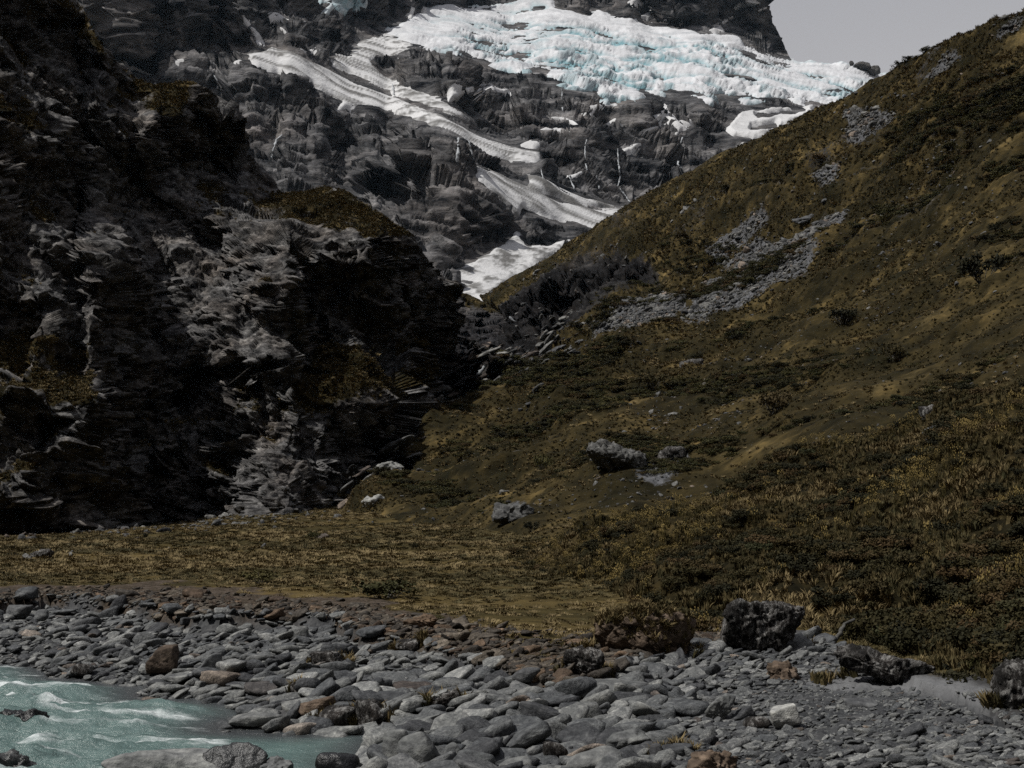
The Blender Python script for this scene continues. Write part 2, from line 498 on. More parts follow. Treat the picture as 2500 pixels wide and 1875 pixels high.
def far_rock_h(P):
    W = P + 14 * fbm(P, 1 / 60.0, 2, 5)[..., None]
    S = (W @ STR.T) * np.array([0.5, 1, 1.6])
    bed = (P @ np.array([0.36, 0.10, 0.93])) / 15.0 + 0.6 * fbm(P, 1 / 80.0, 2, 44)
    bf = bed - np.floor(bed)
    bh = ((_hash(np.floor(bed).astype(np.int64).ravel(), np.zeros(bed.size, np.int64), np.zeros(bed.size, np.int64), 19) & np.uint32(255)).reshape(bed.shape) / 255.0)
    dg = np.array([0.80, 0.2, -0.56]); Pd = W - 0.6 * (W @ dg)[..., None] * dg
    return 15 * ridged(Pd, 1 / 85.0, 2, 35, 0.45) - 13 + 26 * facets(Pd, 1 / 60.0, 32, 1.3, 0.35) + 14 * facets(S, 1 / 26.0, 34, 1.3, 0.35) \
        + 5 * facets(S, 1 / 11.0, 33, 1.2, 0.5) + 4 * ((1 - bf) ** 1.2 - 0.4) * (0.2 + bh) + 1.6 * fbm(S, 1 / 9.0, 2, 43)

def far_h(P, X, Y):
    """rock relief, planed off under the big snow fields"""
    sm = np.maximum.reduce([sstep(-26, 2, poly_sd(X, Y, p)) for p in BIG_SNOW])
    return far_rock_h(P) * (1 - 0.92 * sm)

def far_dir(P, r=6):
    Pb_ = np.stack([blur(P[..., k], r, 2) for k in range(3)], -1)
    Nb = grid_normals(Pb_)
    Nd = Nb * np.array([1, 1, 0.5]); Nd /= np.linalg.norm(Nd, axis=-1, keepdims=True)
    return Nd * np.clip(1.5 - Nb[..., 2:], 0.6, 1.1)

FAR_TOP = pl([(-400,-330),(1780,-330),(1840,-160),(1866,-40),(1872,0),(1882,27),(1889,59),(1902,81),(1911,104),(1927,138),(1945,165),(2074,180),(2165,200),(2300,235),(2600,300)])
px1 = np.arange(-350, 2400, 3.0)
v1 = np.linspace(0, 1, 330)
PX, VV = np.meshgrid(px1, v1)
PY = 790 + (FAR_TOP(PX) - 790) * VV
Pl = far_low(PX, PY)
Hr = far_h(Pl, PX, PY)
edge = sstep(1.0, 0.97, VV) * 0.85 + 0.15
Pf = Pl + far_dir(Pl) * (Hr * edge)[..., None]
nz = blur(grid_normals(Pf)[..., 2], 3)
moss = sstep(300, 420, PY) * sstep(1150, 900, PX)
gr = np.clip(0.35 + 0.9 * (nz - 0.62) + 0.5 * fbm(Pl, 1 / 120.0, 3, 77), 0, 1) * moss * 0.75
A = {'grass': gr, 'scree': np.zeros_like(gr)}
P2, A2 = skirt(Pf, A, 'top', [(0, 60, -20), (0, 200, -120), (0, 500, -600), (0, 600, -1500)])
me = mesh_np('mountain', P2, orient(P2, grid_quads(*P2.shape[:2])), attrs=A2, smooth=False)
link('mountain', me, M_FAR, kind='structure', label='dark schist headwall and peak behind the glacier')

# ------------------------------------------------------------------ snow and ice on it
def snow_material(name, base, dirt, s):
    t = NT(name)
    n = t.noise(s, 5, 0.6)
    c = t.mix(t.rng(n, 0.35, 0.7, 0, 0.6), base, tuple(0.6 * b for b in base))
    d = t.math('ADD', t.attr('dirt'), t.math('MULTIPLY', t.math('SUBTRACT', t.noise(s * 6, 4, 0.7), 0.5), 0.5))
    c = t.mix(t.rng(d, 0.15, 1.0), c, dirt)
    ice = t.attr('ice')
    c = t.mix(ice, c, t.mix(t.noise(s * 3, 4, 0.6), (0.07, 0.19, 0.225), (0.22, 0.33, 0.355)))
    nb = t.bump(t.noise(s * 4, 5, 0.65), 0.6, 3.0)
    return t.out(c, 0.6, nb)
M_SNOW = snow_material('old_snow', (0.47, 0.473, 0.475), (0.11, 0.108, 0.104), 0.03)
M_ICE = snow_material('glacier_ice', (0.50, 0.51, 0.525), (0.15, 0.17, 0.19), 0.03)

def patch(name, polys, label, cat, thick, mat, group=None, rock_follow=0.25, flow=None, dirt=0.0, rough=4.0, soft=14.0, step=3.0, kind_fn=None, kind=None):
    pts = np.concatenate([np.array(p, float) for p in polys])
    x0, y0 = pts.min(0) - 12; x1, y1 = pts.max(0) + 12
    gx = np.arange(x0, x1 + step, step); gy = np.arange(y1, y0 - step, -step)
    X, Y = np.meshgrid(gx, gy)
    s = np.full(X.shape, -1e9)
    for p in polys: s = np.maximum(s, poly_sd(X, Y, p))
    if cat == 'snow' and len(polys[0]) == 10 and polys[0][0] == (1770, 320):
        for l_ in ([(1850,287),(1960,270)], [(1835,318),(1890,306)], [(1985,268),(2020,262)]): s = np.minimum(s, seg_d(X, Y, l_) - 6)
    Pb = far_low(X, Y)
    s = s + rough * fbm(Pb, 1 / 45.0, 3, 91)
    hr = far_h(Pb, X, Y)
    t = np.clip(s / soft, -1, 1)
    prof = np.where(t > 0, np.minimum(1, t * 1.6), t * 2.5)
    h = (hr if rock_follow == 0 else blur(hr, 2, 1)) * (1 - rock_follow) + blur(hr, 6, 2) * rock_follow + thick * prof + 0.8 * fbm(Pb, 1 / 30.0, 3, 93)
    A = {'ice': np.zeros_like(h), 'dirt': np.zeros_like(h)}
    if flow is not None:
        a, b = (at(*q, 1500.0) for q in flow)
        e = (b - a) / np.linalg.norm(b - a)
        along = (Pb * e).sum(-1, keepdims=True)
        Q = Pb - along * e * 0.94
        A['dirt'] = np.clip(dirt + 0.25 + 1.3 * fbm(Q, 1 / 20.0, 4, 95, 0.75), 0, 1)
        h = h + 2.0 * fbm(Q, 1 / 20.0, 3, 95)
    if kind_fn: h, A = kind_fn(X, Y, Pb, h, A, s)
    Pp = Pb + far_dir(Pb, max(2, int(18 / step))) * h[..., None]
    q = grid_quads(*X.shape, keep=s > -9)
    if len(q) == 0: return None
    q = orient(Pp, q)
    V, q, A = compact(Pp, q, A)
    return link(name, mesh_np(name, V, q, attrs=A), mat, label=label, cat=cat, group=group, kind=kind)

def glacier_fn(X, Y, P, h, A, s):
    W = P + 16 * fbm(P, 1 / 70.0, 3, 51)[..., None]
    fall_ = sstep(40, 150, Y - 0.05 * (X - 1400)) * (1 - 0.6 * sstep(1700, 2000, X)) * sstep(1000, 1120, X)
    rough = np.clip(0.10 + 0.75 * fall_ + 0.65 * fbm(P, 1 / 120.0, 2, 56), 0.05, 1.1)
    big = billow(W * [0.6, 0.6, 0.9], 1 / 90.0, 2, 52, 0.5) - 0.75
    ser = ridged(W * [0.75, 0.8, 1.0], 1 / 48.0, 3, 53, 0.55) - 1.1       # seracs and crevasses across the flow
    blocks = facets(W * [0.7, 1, 1.2], 1 / 20.0, 54, 1.0, 0.8)
    h = h + 30 * big * (0.35 + 0.65 * np.clip(rough, 0, 1)) + 13 * ser * (0.10 + rough) + 5.0 * blocks * rough + 0.8 * fbm(W, 1 / 10.0, 3, 57)
    Pp = P + FAR_N * h[..., None]
    N = grid_normals(Pp)
    nz = blur(N[..., 2], 1)
    deep = np.clip((blur(h, 9, 2) - h) / 7.0 + 0.15, 0, 1)                        # freshly broken ice faces and crevasse walls are blue
    A['ice'] = np.clip(0.45 * sstep(0.60, 0.15, nz) + 0.9 * deep, 0, 1) * (0.5 + 0.9 * np.clip(rough, 0, 1)) * (0.7 + 0.3 * sstep(-0.3, 0.4, fbm(P, 1 / 60.0, 2, 59)))
    A['dirt'] = np.clip(0.12 + 0.8 * fbm(streak2(P), 1 / 26.0, 4, 58, 0.65), 0, 1) * 0.7
    return h, A
def streak2(P): return P * np.array([0.25, 1.0, 1.6])

patch('glacier', [GL_TOP + GL_BOT], 'hanging glacier of white snow and blue ice under the dark peak', 'glacier', 8, M_ICE, rock_follow=0.8, rough=9, soft=14, step=2.6, kind_fn=glacier_fn)

def ice_fn(X, Y, P, h, A, s):
    h = h + 9 * facets(P, 1 / 22.0, 61) + 4 * facets(P, 1 / 9.0, 62)
    A['ice'] = np.clip(0.55 + 0.6 * fbm(P, 1 / 25.0, 3, 63), 0, 1)
    return h, A
patch('hanging_glacier', [[(755,-60),(900,-60),(893,10),(868,41),(855,36),(830,48),(782,50),(768,27)]], 'small blue ice cliff hanging at the top edge of the dark wall', 'glacier', 16, M_ICE, kind_fn=ice_fn)

ramp_flow = ((640, 130), (1310, 390))
patch('snow_ramp', [RAMP_1],
      'long grey streaked snow ramp running down across the headwall', 'snow', 4.5, M_SNOW, rock_follow=0.9, flow=ramp_flow, dirt=0.12, rough=2)
patch('snow_ramp', [RAMP_2],
      'patchy snow band above the long ramp, joining the glacier edge', 'snow', 2.5, M_SNOW, rock_follow=0.5, flow=ramp_flow, dirt=0.10, rough=9)
patch('snow_fan', [FAN_1],
      'grey fan of avalanche snow below the waterfall cliff', 'snow', 3, M_SNOW, rock_follow=0.8, flow=((1164, 420), (1480, 530)), dirt=0.15, rough=3)
patch('snow_fan', [FAN_2],
      'dirty brown grey debris snow beside the grey snow fan', 'snow', 3.6, M_SNOW, rock_follow=0.8, flow=((1288, 425), (1500, 500)), dirt=0.55, rough=3)
patch('snow_gully', [GULLY],
      'snow filled gully at the bottom between cliff and hillside', 'snow', 3, M_SNOW, rock_follow=0.6, flow=((1280, 590), (1140, 720)), dirt=0.12, rough=6)
small = [
 ([(330,142),(345,156),(367,167),(340,163),(330,158)], 'small snow wedge leftmost under the dark wall', 2),
 ([(400,166),(424,160),(424,150),(440,136),(470,154),(480,151),(520,165),(556,180),(540,181),(505,166),(480,164),(455,174),(430,174)], 'pale snow shelf with a pointed top under the dark wall', 2),
 ([(560,176),(572,147),(596,160),(604,166),(575,172)], 'small triangular snow patch beside the top of the long ramp', 2),
 ([(357,196),(395,206),(398,214),(362,212)], 'small snow patch just above the left cliff crest', 2),
 ([(1089,203),(1116,203),(1130,215),(1175,203),(1220,225),(1290,249),(1280,252),(1200,232),(1150,235),(1130,240),(1095,245)], 'bright snow patch with a long tail under the ice front', 4),
 ([(1430,262),(1500,257),(1516,268),(1450,272)], 'short snow strip right under the blue ice front', 3),
 ([(1349,281),(1400,286),(1440,302),(1462,313),(1440,312),(1390,292)], 'thin curved snow line on the grey slabs', 3),
 ([(1315,318),(1360,305),(1385,314),(1350,332)], 'oval snow patch on a ledge of the grey slabs', 3),
 ([(1247,328),(1290,345),(1330,357),(1300,363),(1270,358),(1288,350)], 'forked snow patch just above the end of the long ramp', 3),
 ([(1358,366),(1385,362),(1400,358),(1388,375),(1365,376)], 'small bright snow patch right of the forked one', 3),
 ([(1505,389),(1523,355),(1578,350),(1560,362),(1530,372),(1518,392)], 'hook shaped snow patch above a thin waterfall', 3),
 ([(1566,318),(1590,318),(1612,331),(1570,333)], 'small flat snow patch above the hook shaped one', 3),
 ([(1578,300),(1610,268),(1640,285),(1658,300),(1680,324),(1652,330),(1640,306),(1600,305)], 'branching snow field under the right ice front', 3),
 ([(1650,296),(1690,292),(1680,306),(1660,306)], 'tiny snow patch right of the branching snow field', 3),
 (SNOW_RIGHT, 'wide snow field with rock bands at the hillside crest', 7),
 ([(1764,372),(1780,356),(1830,345),(1800,368)], 'lowest snow patch touching the hillside crest', 3),
 ([(1470,288),(1500,290),(1516,294),(1475,294)], 'thin level snow strip on the slabs', 3),
 ([(1384,418),(1420,416),(1432,422),(1390,424)], 'thin level snow strip low on the slabs', 3),
 ([(610,12),(650,26),(700,40),(750,60),(760,66),(730,60),(695,66),(650,44),(625,30)], 'ragged snow streak high on the left rocks', 3),
 ([(600,42),(612,66),(640,90),(650,108),(628,100),(604,68)], 'steep snow streak at the edge of the dark wall', 2),
 ([(660,80),(700,84),(740,96),(720,100),(690,92)], 'short snow streak among the left rocks', 2),
 ([(730,122),(760,124),(790,134),(770,136)], 'narrow snow streak above the long ramp', 2),
 ([(995,24),(1008,24),(1008,48),(998,48)], 'small square snow patch on the dark wall', 2),
 ([(1024,18),(1040,18),(1044,34),(1030,36)], 'tiny snow patch right of the square one', 2),
 ([(1535,0),(1560,-6),(1575,14),(1560,26),(1538,22)], 'snow patch left of the black peak', 2),
 ([(1560,40),(1590,24),(1600,40),(1580,54)], 'small snow patch at the foot of the black peak', 2),
 ([(1726,76),(1760,50),(1790,34),(1795,40),(1765,62),(1770,80),(1745,86)], 'diagonal snow strip low on the black peak', 2),
 ([(1788,20),(1815,4),(1850,-20),(1860,-14),(1830,8),(1800,24)], 'diagonal snow strip high on the black peak', 2),
 ([(1822,34),(1845,20),(1874,12),(1850,30),(1830,40)], 'thin snow strip at the summit edge of the black peak', 2),
 ([(1655,52),(1672,56),(1660,64)], 'tiny snow spot under the black peak', 2),
]
for poly, lab, th in small:
    patch('snow_patch', [poly], lab, 'snow', 3.5 + th * 1.0, M_SNOW, group='snow patches on the headwall', rock_follow=0.7 if th >= 7 else 0.3, rough=3.5 + (5 if th >= 7 else 0), soft=10, step=2.2)
print('far', time.time() - T0)

# rock knob on the glacier skyline
# ------------------------------------------------------------------ left cliff
CL_TOP = pl([(-400,-60),(-200,-110),(0,-120),(100,-90),(150,-40),(194,0),(217,50),(244,104),(276,149),(312,176),(343,199),(375,206),(475,203),(502,217),(538,244),(560,289),(583,343),(624,393),(664,434),(691,470),
             (741,465),(791,454),(827,459),(886,493),(958,542),(1000,570),(1030,606),(1058,655),(1089,687),(1099,710),(1105,745),(1110,790),(1118,850),(1150,930),(1200,960)])
CL_BOT = pl([(-400,1370),(0,1360),(260,1345),(633,1300),(790,1285),(900,1200),(1000,1120),(1100,1020),(1200,980)])
CL_D = depth_map([
 (-350,1330,160),(0,1316,166),(120,1312,167),(215,1305,168),(250,1300,186),(330,1296,200),(450,1285,204),(560,1265,197),(633,1254,190),(720,1248,188),(800,1243,197),(860,1180,206),(920,1110,222),(1000,1040,246),(1107,950,282),(1200,960,310),
 (-350,1000,160),(0,1000,166),(120,1000,165),(212,1000,168),(245,1000,182),(290,1000,202),(400,1000,212),(480,1000,209),(600,1010,200),(720,1005,191),(860,1000,207),(960,990,226),(1060,930,262),
 (-350,800,172),(0,800,182),(150,815,182),(225,860,193),(300,820,210),(420,850,216),(520,820,214),(620,830,210),(720,830,214),(830,850,216),(960,850,236),(1090,850,276),
 (-350,600,176),(0,600,194),(200,600,207),(380,600,225),(440,600,229),(510,600,227),(600,620,224),(700,620,222),(830,620,226),(930,620,236),(1000,640,252),(1050,680,266),(1095,760,276),
 (-350,300,190),(0,300,206),(100,300,211),(160,310,217),(250,320,238),(310,340,240),(380,330,237),(450,330,248),(545,400,278),(420,460,246),(330,430,244),(560,480,258),
 (-350,0,218),(0,150,217),(60,150,221),(110,160,227),(200,130,247),(276,149,262),(343,199,262),(430,205,258),(502,217,268),(583,343,290),(100,-40,240),(194,0,266),(0,-100,228),
 (691,470,278),(741,465,272),(800,455,266),(886,493,262),(1000,570,266),(1058,655,272),(640,550,240),(720,560,232),(800,565,230),(880,575,234)], 34)
CL_LIT = [   # gentler ledges and slabs; everything else on the face is near vertical
 (1.1, [(110,-20),(180,-20),(217,50),(276,149),(320,190),(290,190),(250,145),(200,95),(160,62),(110,35)]),
 (0.8, [(0,60),(30,80),(100,135),(170,185),(155,200),(85,170),(60,205),(0,120),(-300,60),(-300,0)]),
 (0.8, [(-300,230),(0,245),(60,240),(100,262),(170,268),(210,305),(240,350),(190,325),(150,305),(80,325),(30,325),(-300,320)]),
 (1.2, [(265,195),(340,198),(475,196),(505,212),(465,248),(400,290),(385,255),(350,255),(300,250),(265,265)]),
 (1.0, [(265,300),(330,318),(367,323),(362,352),(322,365),(290,338)]),
 (0.75, [(300,370),(345,388),(352,440),(400,446),(480,452),(530,498),(600,540),(575,560),(490,520),(455,560),(500,600),(545,620),(620,700),(650,780),(730,850),(705,905),(600,885),(560,820),(480,720),(450,600),(435,520),(395,480),(330,440)]),
 (1.25, [(590,545),(617,490),(700,462),(798,448),(870,478),(942,526),(1012,576),(924,574),(852,556),(790,566),(707,552),(617,545)]),
 (0.65, [(617,577),(790,570),(906,569),(900,624),(924,656),(834,667),(725,652),(700,690),(760,740),(740,790),(640,720),(620,640)]),
 (1.25, [(762,822),(863,838),(960,912),(997,922),(957,988),(863,994),(747,1002),(708,922)]),
 (0.7, [(964,826),(1085,800),(1092,905),(997,922)]),
 (1.1, [(690,1014),(760,1000),(872,1000),(855,1042),(765,1062),(698,1052)]),
 (0.62, [(695,1050),(860,1052),(850,1110),(765,1240),(640,1262),(540,1258),(600,1170),(660,1100)]),
 (0.85, [(-300,790),(0,790),(80,796),(200,832),(228,895),(214,975),(207,1120),(135,1158),(0,1182),(-300,1182)]),
 (0.9, [(-100,1235),(0,1250),(62,1246),(34,1306),(0,1320),(-100,1330)]),
 (0.6, [(0,640),(60,640),(130,700),(60,720),(0,700)]), (0.5, [(380,1150),(480,1200),(420,1260),(330,1250)]),
]
cpx = np.linspace(-350, 1200, 530)
cv = np.linspace(0, 1, 500)
PX, VV = np.meshgrid(cpx, cv)
PY = CL_BOT(PX) + (CL_TOP(PX) - CL_BOT(PX)) * VV
Pa = at(PX, PY, 250.0)
wx = PX + 16 * fbm(Pa, 1 / 7.0, 3, 101); wy = PY + 16 * fbm(Pa, 1 / 7.0, 3, 102)
DARK = 0.58
cot = np.full(PX.shape, DARK)
for val, poly in CL_LIT:
    cot = np.maximum(cot, DARK + (0.35 + val - DARK) * sstep(-9, 14, poly_sd(wx, wy, poly)))
CLLIT = cot.copy()
cot = np.clip(cot * (1 + 0.3 * fbm(Pa * [1, 1, 1.6], 1 / 7.0, 2, 103)), 0.06, 1.9)
cotb = blur(cot, 2, 1)
# ledges: the face steps back where the slope is gentle and stands up where it is steep
D0 = CL_D(PX, PY)
dpy = np.zeros_like(PX); dpy[1:] = PY[:-1] - PY[1:]
rel = cotb - blur(cotb, 45, 2)
step_back = np.cumsum(rel * dpy * D0 / F, 0)
step_back = step_back - blur(step_back, 55, 2)
D = D0 + 1.5 * blur(step_back, 2, 1)
for a_, poly in ((8, [(440,850),(600,890),(690,900),(706,1000),(670,1085),(560,1165),(470,1090),(420,960)]), (10, [(835,640),(960,660),(1000,760),(950,905),(880,830),(800,740)]),
                 (8, [(900,585),(1010,600),(1075,690),(1000,705),(930,640)]), (10, [(60,40),(180,60),(240,140),(260,190),(170,180),(100,120)]), (12, [(395,290),(480,255),(545,330),(570,430),(480,440),(400,400)]),
                 (8, [(450,545),(505,525),(560,600),(575,680),(520,640)])):
    D = D + a_ * blur(sstep(-16, 18, poly_sd(wx, wy, poly)), 2, 1)
P = at(PX, PY, D)
dg = np.array([0.60, 0.1, -0.79]); Pd = P - 0.55 * (P @ dg)[..., None] * dg
low = 4 * fbm(P, 1 / 60.0, 2, 111) + 9 * ridged(Pd, 1 / 32.0, 2, 121, 0.4) - 8
P = ray_push(P, low * sstep(0, 0.06, VV))
Sx = (P @ STR.T) * np.array([0.8, 1, 1.5])
soil = np.clip((CLLIT - 0.9) / 0.5, 0, 1) * 0.6
bed = (P @ np.array([0.30, 0.12, 0.95])) / 2.6 + 0.45 * fbm(P, 1 / 18.0, 2, 142)
bf = bed - np.floor(bed)
bh = ((_hash(np.floor(bed).astype(np.int64).ravel(), np.zeros(bed.size, np.int64), np.zeros(bed.size, np.int64), 9) & np.uint32(255)).reshape(bed.shape) / 255.0)
strata = (0.9 * (1 - bf) ** 1.2 - 0.35) * (0.3 + bh)                     # each bed juts out and is cut back above
hh = 6.0 * facets(Pd + 0.6 * fbm(P, 1 / 8.0, 2, 15)[..., None], 1 / 17.0, 131, 1.2, 0.8) + 3.4 * facets(Sx, 1 / 6.5, 132, 1.2, 0.7) \
     + (1 - soil) * (1.7 * facets(Sx, 1 / 2.6, 133, 1.2, 0.8) + 0.85 * facets(P, 1 / 1.3, 134, 1.2, 0.8) + 0.3 * strata)
Pb_ = np.stack([blur(P[..., k], 7, 2) for k in range(3)], -1)
Nb = grid_normals(Pb_)
steep = np.clip(1.15 - Nb[..., 2:], 0.25, 1.0)
Nd = Nb * np.array([1, 1, 0.5]); Nd /= np.linalg.norm(Nd, axis=-1, keepdims=True)
P = P + Nd * steep * (0.9 * hh * (0.25 + 0.75 * sstep(1.0, 0.90, VV)))[..., None]
nz = blur(grid_normals(P)[..., 2], 3)
green = np.maximum.reduce([sstep(-14, 14, poly_sd(wx, wy, CL_LIT[k][1])) * a for k, a in ((3, 0.75), (4, 0.8), (6, 1.0), (8, 1.0), (12, 0.8), (9, 0.7), (1, 0.6), (2, 0.6), (0, 0.5))])
gr = np.clip(0.16 + 0.75 * green + 0.7 * (nz - 0.35) + 0.75 * fbm(P, 1 / 13.0, 4, 151), 0, 1)
rocky = np.maximum.reduce([sstep(-40, 40, poly_sd(PX, PY, p)) for p in (
    [(450,520),(560,560),(620,700),(720,800),(700,900),(560,870),(470,720)], [(690,1010),(900,960),(870,1120),(760,1240),(620,1230)], [(560,480),(880,580),(1000,700),(700,700)])])
gr = gr * (1 - 0.75 * rocky)
A = {'grass': gr, 'scree': np.zeros_like(gr)}
CLP, CLA = P, A
P2, A2 = skirt(P, A, 'top', [(-3, 6, -1), (-10, 25, -10), (-30, 80, -60), (-40, 120, -200)])
P2, A2 = skirt(P2, A2, 'right', [(0, 15, -2), (-5, 60, -10)])
link('left_cliff', mesh_np('left_cliff', P2, orient(P2, grid_quads(*P2.shape[:2])), attrs=A2, smooth=False), M_CLIFF, kind='structure', label='steep black schist cliff with grassy ledges on the left')
print('cliff', time.time() - T0)

# ------------------------------------------------------------------ right hillside
HL_TOP = pl([(1170,723),(1243,684),(1356,616),(1503,520),(1639,435),(1774,367),(1898,311),(2034,249),(2147,186),(2215,147),(2294,107),(2384,79),(2500,32),(2900,-150)])
HL_BOT = pl([(790,1262),(1000,1300),(1200,1335),(1300,1355),(1450,1360),(1700,1290),(2000,1190),(2500,1040),(2900,940)])
HL_LEFT = np.array([(790,1262),(800,1224),(859,1165),(936,1097),(999,1043),(1053,995),(1125,958),(1200,915),(1228,890),(1240,850),(1250,800),(1225,760),(1170,723)], float)
HL_D = depth_map([
 (790,1250,213),(1000,1275,155),(1200,1310,112),(1300,1330,98),(1450,1330,90),(1700,1250,92),(2000,1150,88),(2500,1000,76),(2900,900,74),
 (859,1165,202),(936,1097,218),(1026,1016,242),(1125,965,268),(1225,907,300),(1100,1200,170),(1300,1200,145),(1500,1120,132),(1700,1100,135),(1500,1000,180),
 (1300,1000,215),(1300,900,275),(1500,880,240),(1342,853,325),(1500,800,315),(1700,800,270),(1900,900,180),(2000,1000,125),(2250,900,130),(2500,900,98),
 (1250,850,420),(1250,780,520),(1170,723,640),(1356,616,620),(1503,520,560),(1639,435,520),(1898,311,450),(2147,186,395),(2294,107,360),(2500,32,325),(2900,-150,300),
 (1600,690,400),(1900,560,335),(1400,720,480),(1380,790,420),(1700,600,420),(2000,700,240),(2250,700,190),(2500,700,150),(2250,450,275),(2500,450,205),(2500,250,262),(2000,450,345),(2900,500,172),(2900,750,115)], 60)
nu, nv = 620, 430
u = np.linspace(0, 1, nu) ** 1.0
v = np.linspace(0, 1, nv)
seg = np.r_[0, np.cumsum(np.hypot(*np.diff(HL_LEFT, axis=0).T))]; seg /= seg[-1]
Lx = np.interp(v, seg, HL_LEFT[:, 0]); Ly = np.interp(v, seg, HL_LEFT[:, 1])
Rx = np.full(nv, 2900.0); Ry = 940 + (-150 - 940) * v
Bx = 790 + (2900 - 790) * u; By = HL_BOT(Bx)
Tx = 1170 + (2900 - 1170) * u; Ty = HL_TOP(Tx)
U, V = np.meshgrid(u, v)
def coons(L, R, B, T):
    return (1 - U) * L[:, None] + U * R[:, None] + (1 - V) * B[None] + V * T[None] - ((1 - U) * (1 - V) * B[0] + U * (1 - V) * B[-1] + (1 - U) * V * T[0] + U * V * T[-1])
PX = coons(Lx, Rx, Bx, Tx); PY = coons(Ly, Ry, By, Ty)
P = at(PX, PY, HL_D(PX, PY))
HLN = np.array([-0.30, -0.50, 0.81])
rd = at(2500, 32, 325) - at(1170, 723, 620); rd /= np.linalg.norm(rd)
def streak(P, k):
    return P - (P * rd).sum(-1, keepdims=True) * rd * k
dist = P[..., 1]
sc = np.clip(dist / 300.0, 0.25, 1.4)
rockmask = np.maximum.reduce([sstep(-25, 25, poly_sd(PX, PY, p)) for p in (
    [(1216,772),(1290,725),(1365,690),(1500,627),(1560,640),(1600,690),(1455,754),(1400,800),(1342,826),(1229,912)],
    [(800,1240),(859,1165),(936,1097),(1005,1040),(1010,1060),(960,1120),(880,1190)],
    [(1040,1000),(1225,905),(1260,925),(1060,1012)])])
_nx = PX + 15 * fbm(streak(P, 0.8), 1 / 12.0, 4, 262); _ny = PY + 13 * fbm(streak(P, 0.8), 1 / 10.0, 4, 263)
screemask = np.maximum.reduce([sstep(-14, 18, poly_sd(_nx, _ny, p)) for p in (
    [(1430,812),(1469,795),(1560,745),(1659,713),(1680,745),(1650,800)],
    [(1660,800),(1694,741),(1753,664),(1816,601),(1884,570),(1934,556),(1997,524),(2065,515),(2074,533),(1997,601),(1975,646),(1884,705),(1816,745),(1710,795)],
    [(1966,445),(2042,398),(2047,448),(1979,455)], [(2065,325),(2061,271),(2178,267),(2187,294),(2088,335)],
    [(2223,212),(2296,167),(2336,140),(2350,167),(2278,199)], [(2418,108),(2476,63),(2500,63),(2480,95)],
    [(1730,620),(1800,560),(1860,520),(1880,530),(1820,575),(1750,640)],
    [(1560,1165),(1640,1130),(1680,1120),(1690,1150),(1600,1175)], [(1230,1250),(1290,1240),(1330,1260),(1260,1275)])])
S1 = streak(P, 0.45)
hum = 4.0 * fbm(S1, 1 / 42.0, 2, 211) + 4.2 * ridged(S1, 1 / 26.0, 3, 215) - 4.2 + 2.0 * fbm(S1, 1 / 10.0, 3, 221) + 1.5 * np.abs(fbm(P, 1 / 4.5, 3, 231))
rk = 9.0 * facets(streak(P, 0.65), 1 / 16.0, 242, 1.3, 0.9) + 4.5 * facets(S1, 1 / 7.0, 243, 1.2, 0.9) + 2.0 * facets(P, 1 / 3.0, 245, 1.2, 0.9)
low = (hum * sc * (1 - 0.6 * screemask) + 0.5 * screemask * facets(P, 1 / 2.5, 244))
P = P + HLN * (low * (0.25 + 0.75 * sstep(1.0, 0.95, V)) * (0.3 + 0.7 * sstep(0, 0.05, V)))[..., None]
P[..., 2] -= 6.0 * sstep(14, 0, seg_d(PX, PY, [(1216,800),(1365,750),(1500,690),(1560,690),(1640,625),(1720,560),(1790,520)])) * sstep(250, 330, dist)
P = P + np.array([-0.35, -0.9, 0.25]) * (rk * rockmask * sstep(1.0, 0.97, V))[..., None]
N = grid_normals(P)
gr = np.clip(0.95 - 0.95 * rockmask + 0.35 * (blur(N[..., 2], 2) - 0.7) + 0.28 * fbm(P, 1 / 25.0, 4, 251), 0, 1)
scree = np.clip(screemask * 0.95 + 0.30 * sstep(0.25, 0.6, fbm(S1, 1 / 18.0, 3, 261)), 0, 1) * (1 - 0.4 * rockmask)
A = {'grass': gr, 'scree': scree, 'wet': np.maximum(sstep(-30, 20, poly_sd(PX, PY, [(1190,770),(1290,725),(1365,690),(1500,627),(1580,640),(1600,690),(1455,754),(1400,800),(1342,826),(1229,912),(1150,960)])), 0.6 * rockmask)}  # wet: dark gorge rock, with the cliff's missing shade painted into its colour
HLP, HLPX, HLPY, HLA, HLNn = P, PX, PY, A, N
P2, A2 = skirt(P, A, 'top', [(3, 6, -1), (15, 30, -12), (40, 90, -70), (60, 150, -200)])
P2, A2 = skirt(P2, A2, 'left', [(2, 6, -2), (8, 25, -15), (10, 60, -60)])
link('hillside', mesh_np('hillside', P2, orient(P2, grid_quads(*P2.shape[:2])), attrs=A2, smooth=False), M_HILL, kind='structure', label='brown tussock hillside rising to the right')

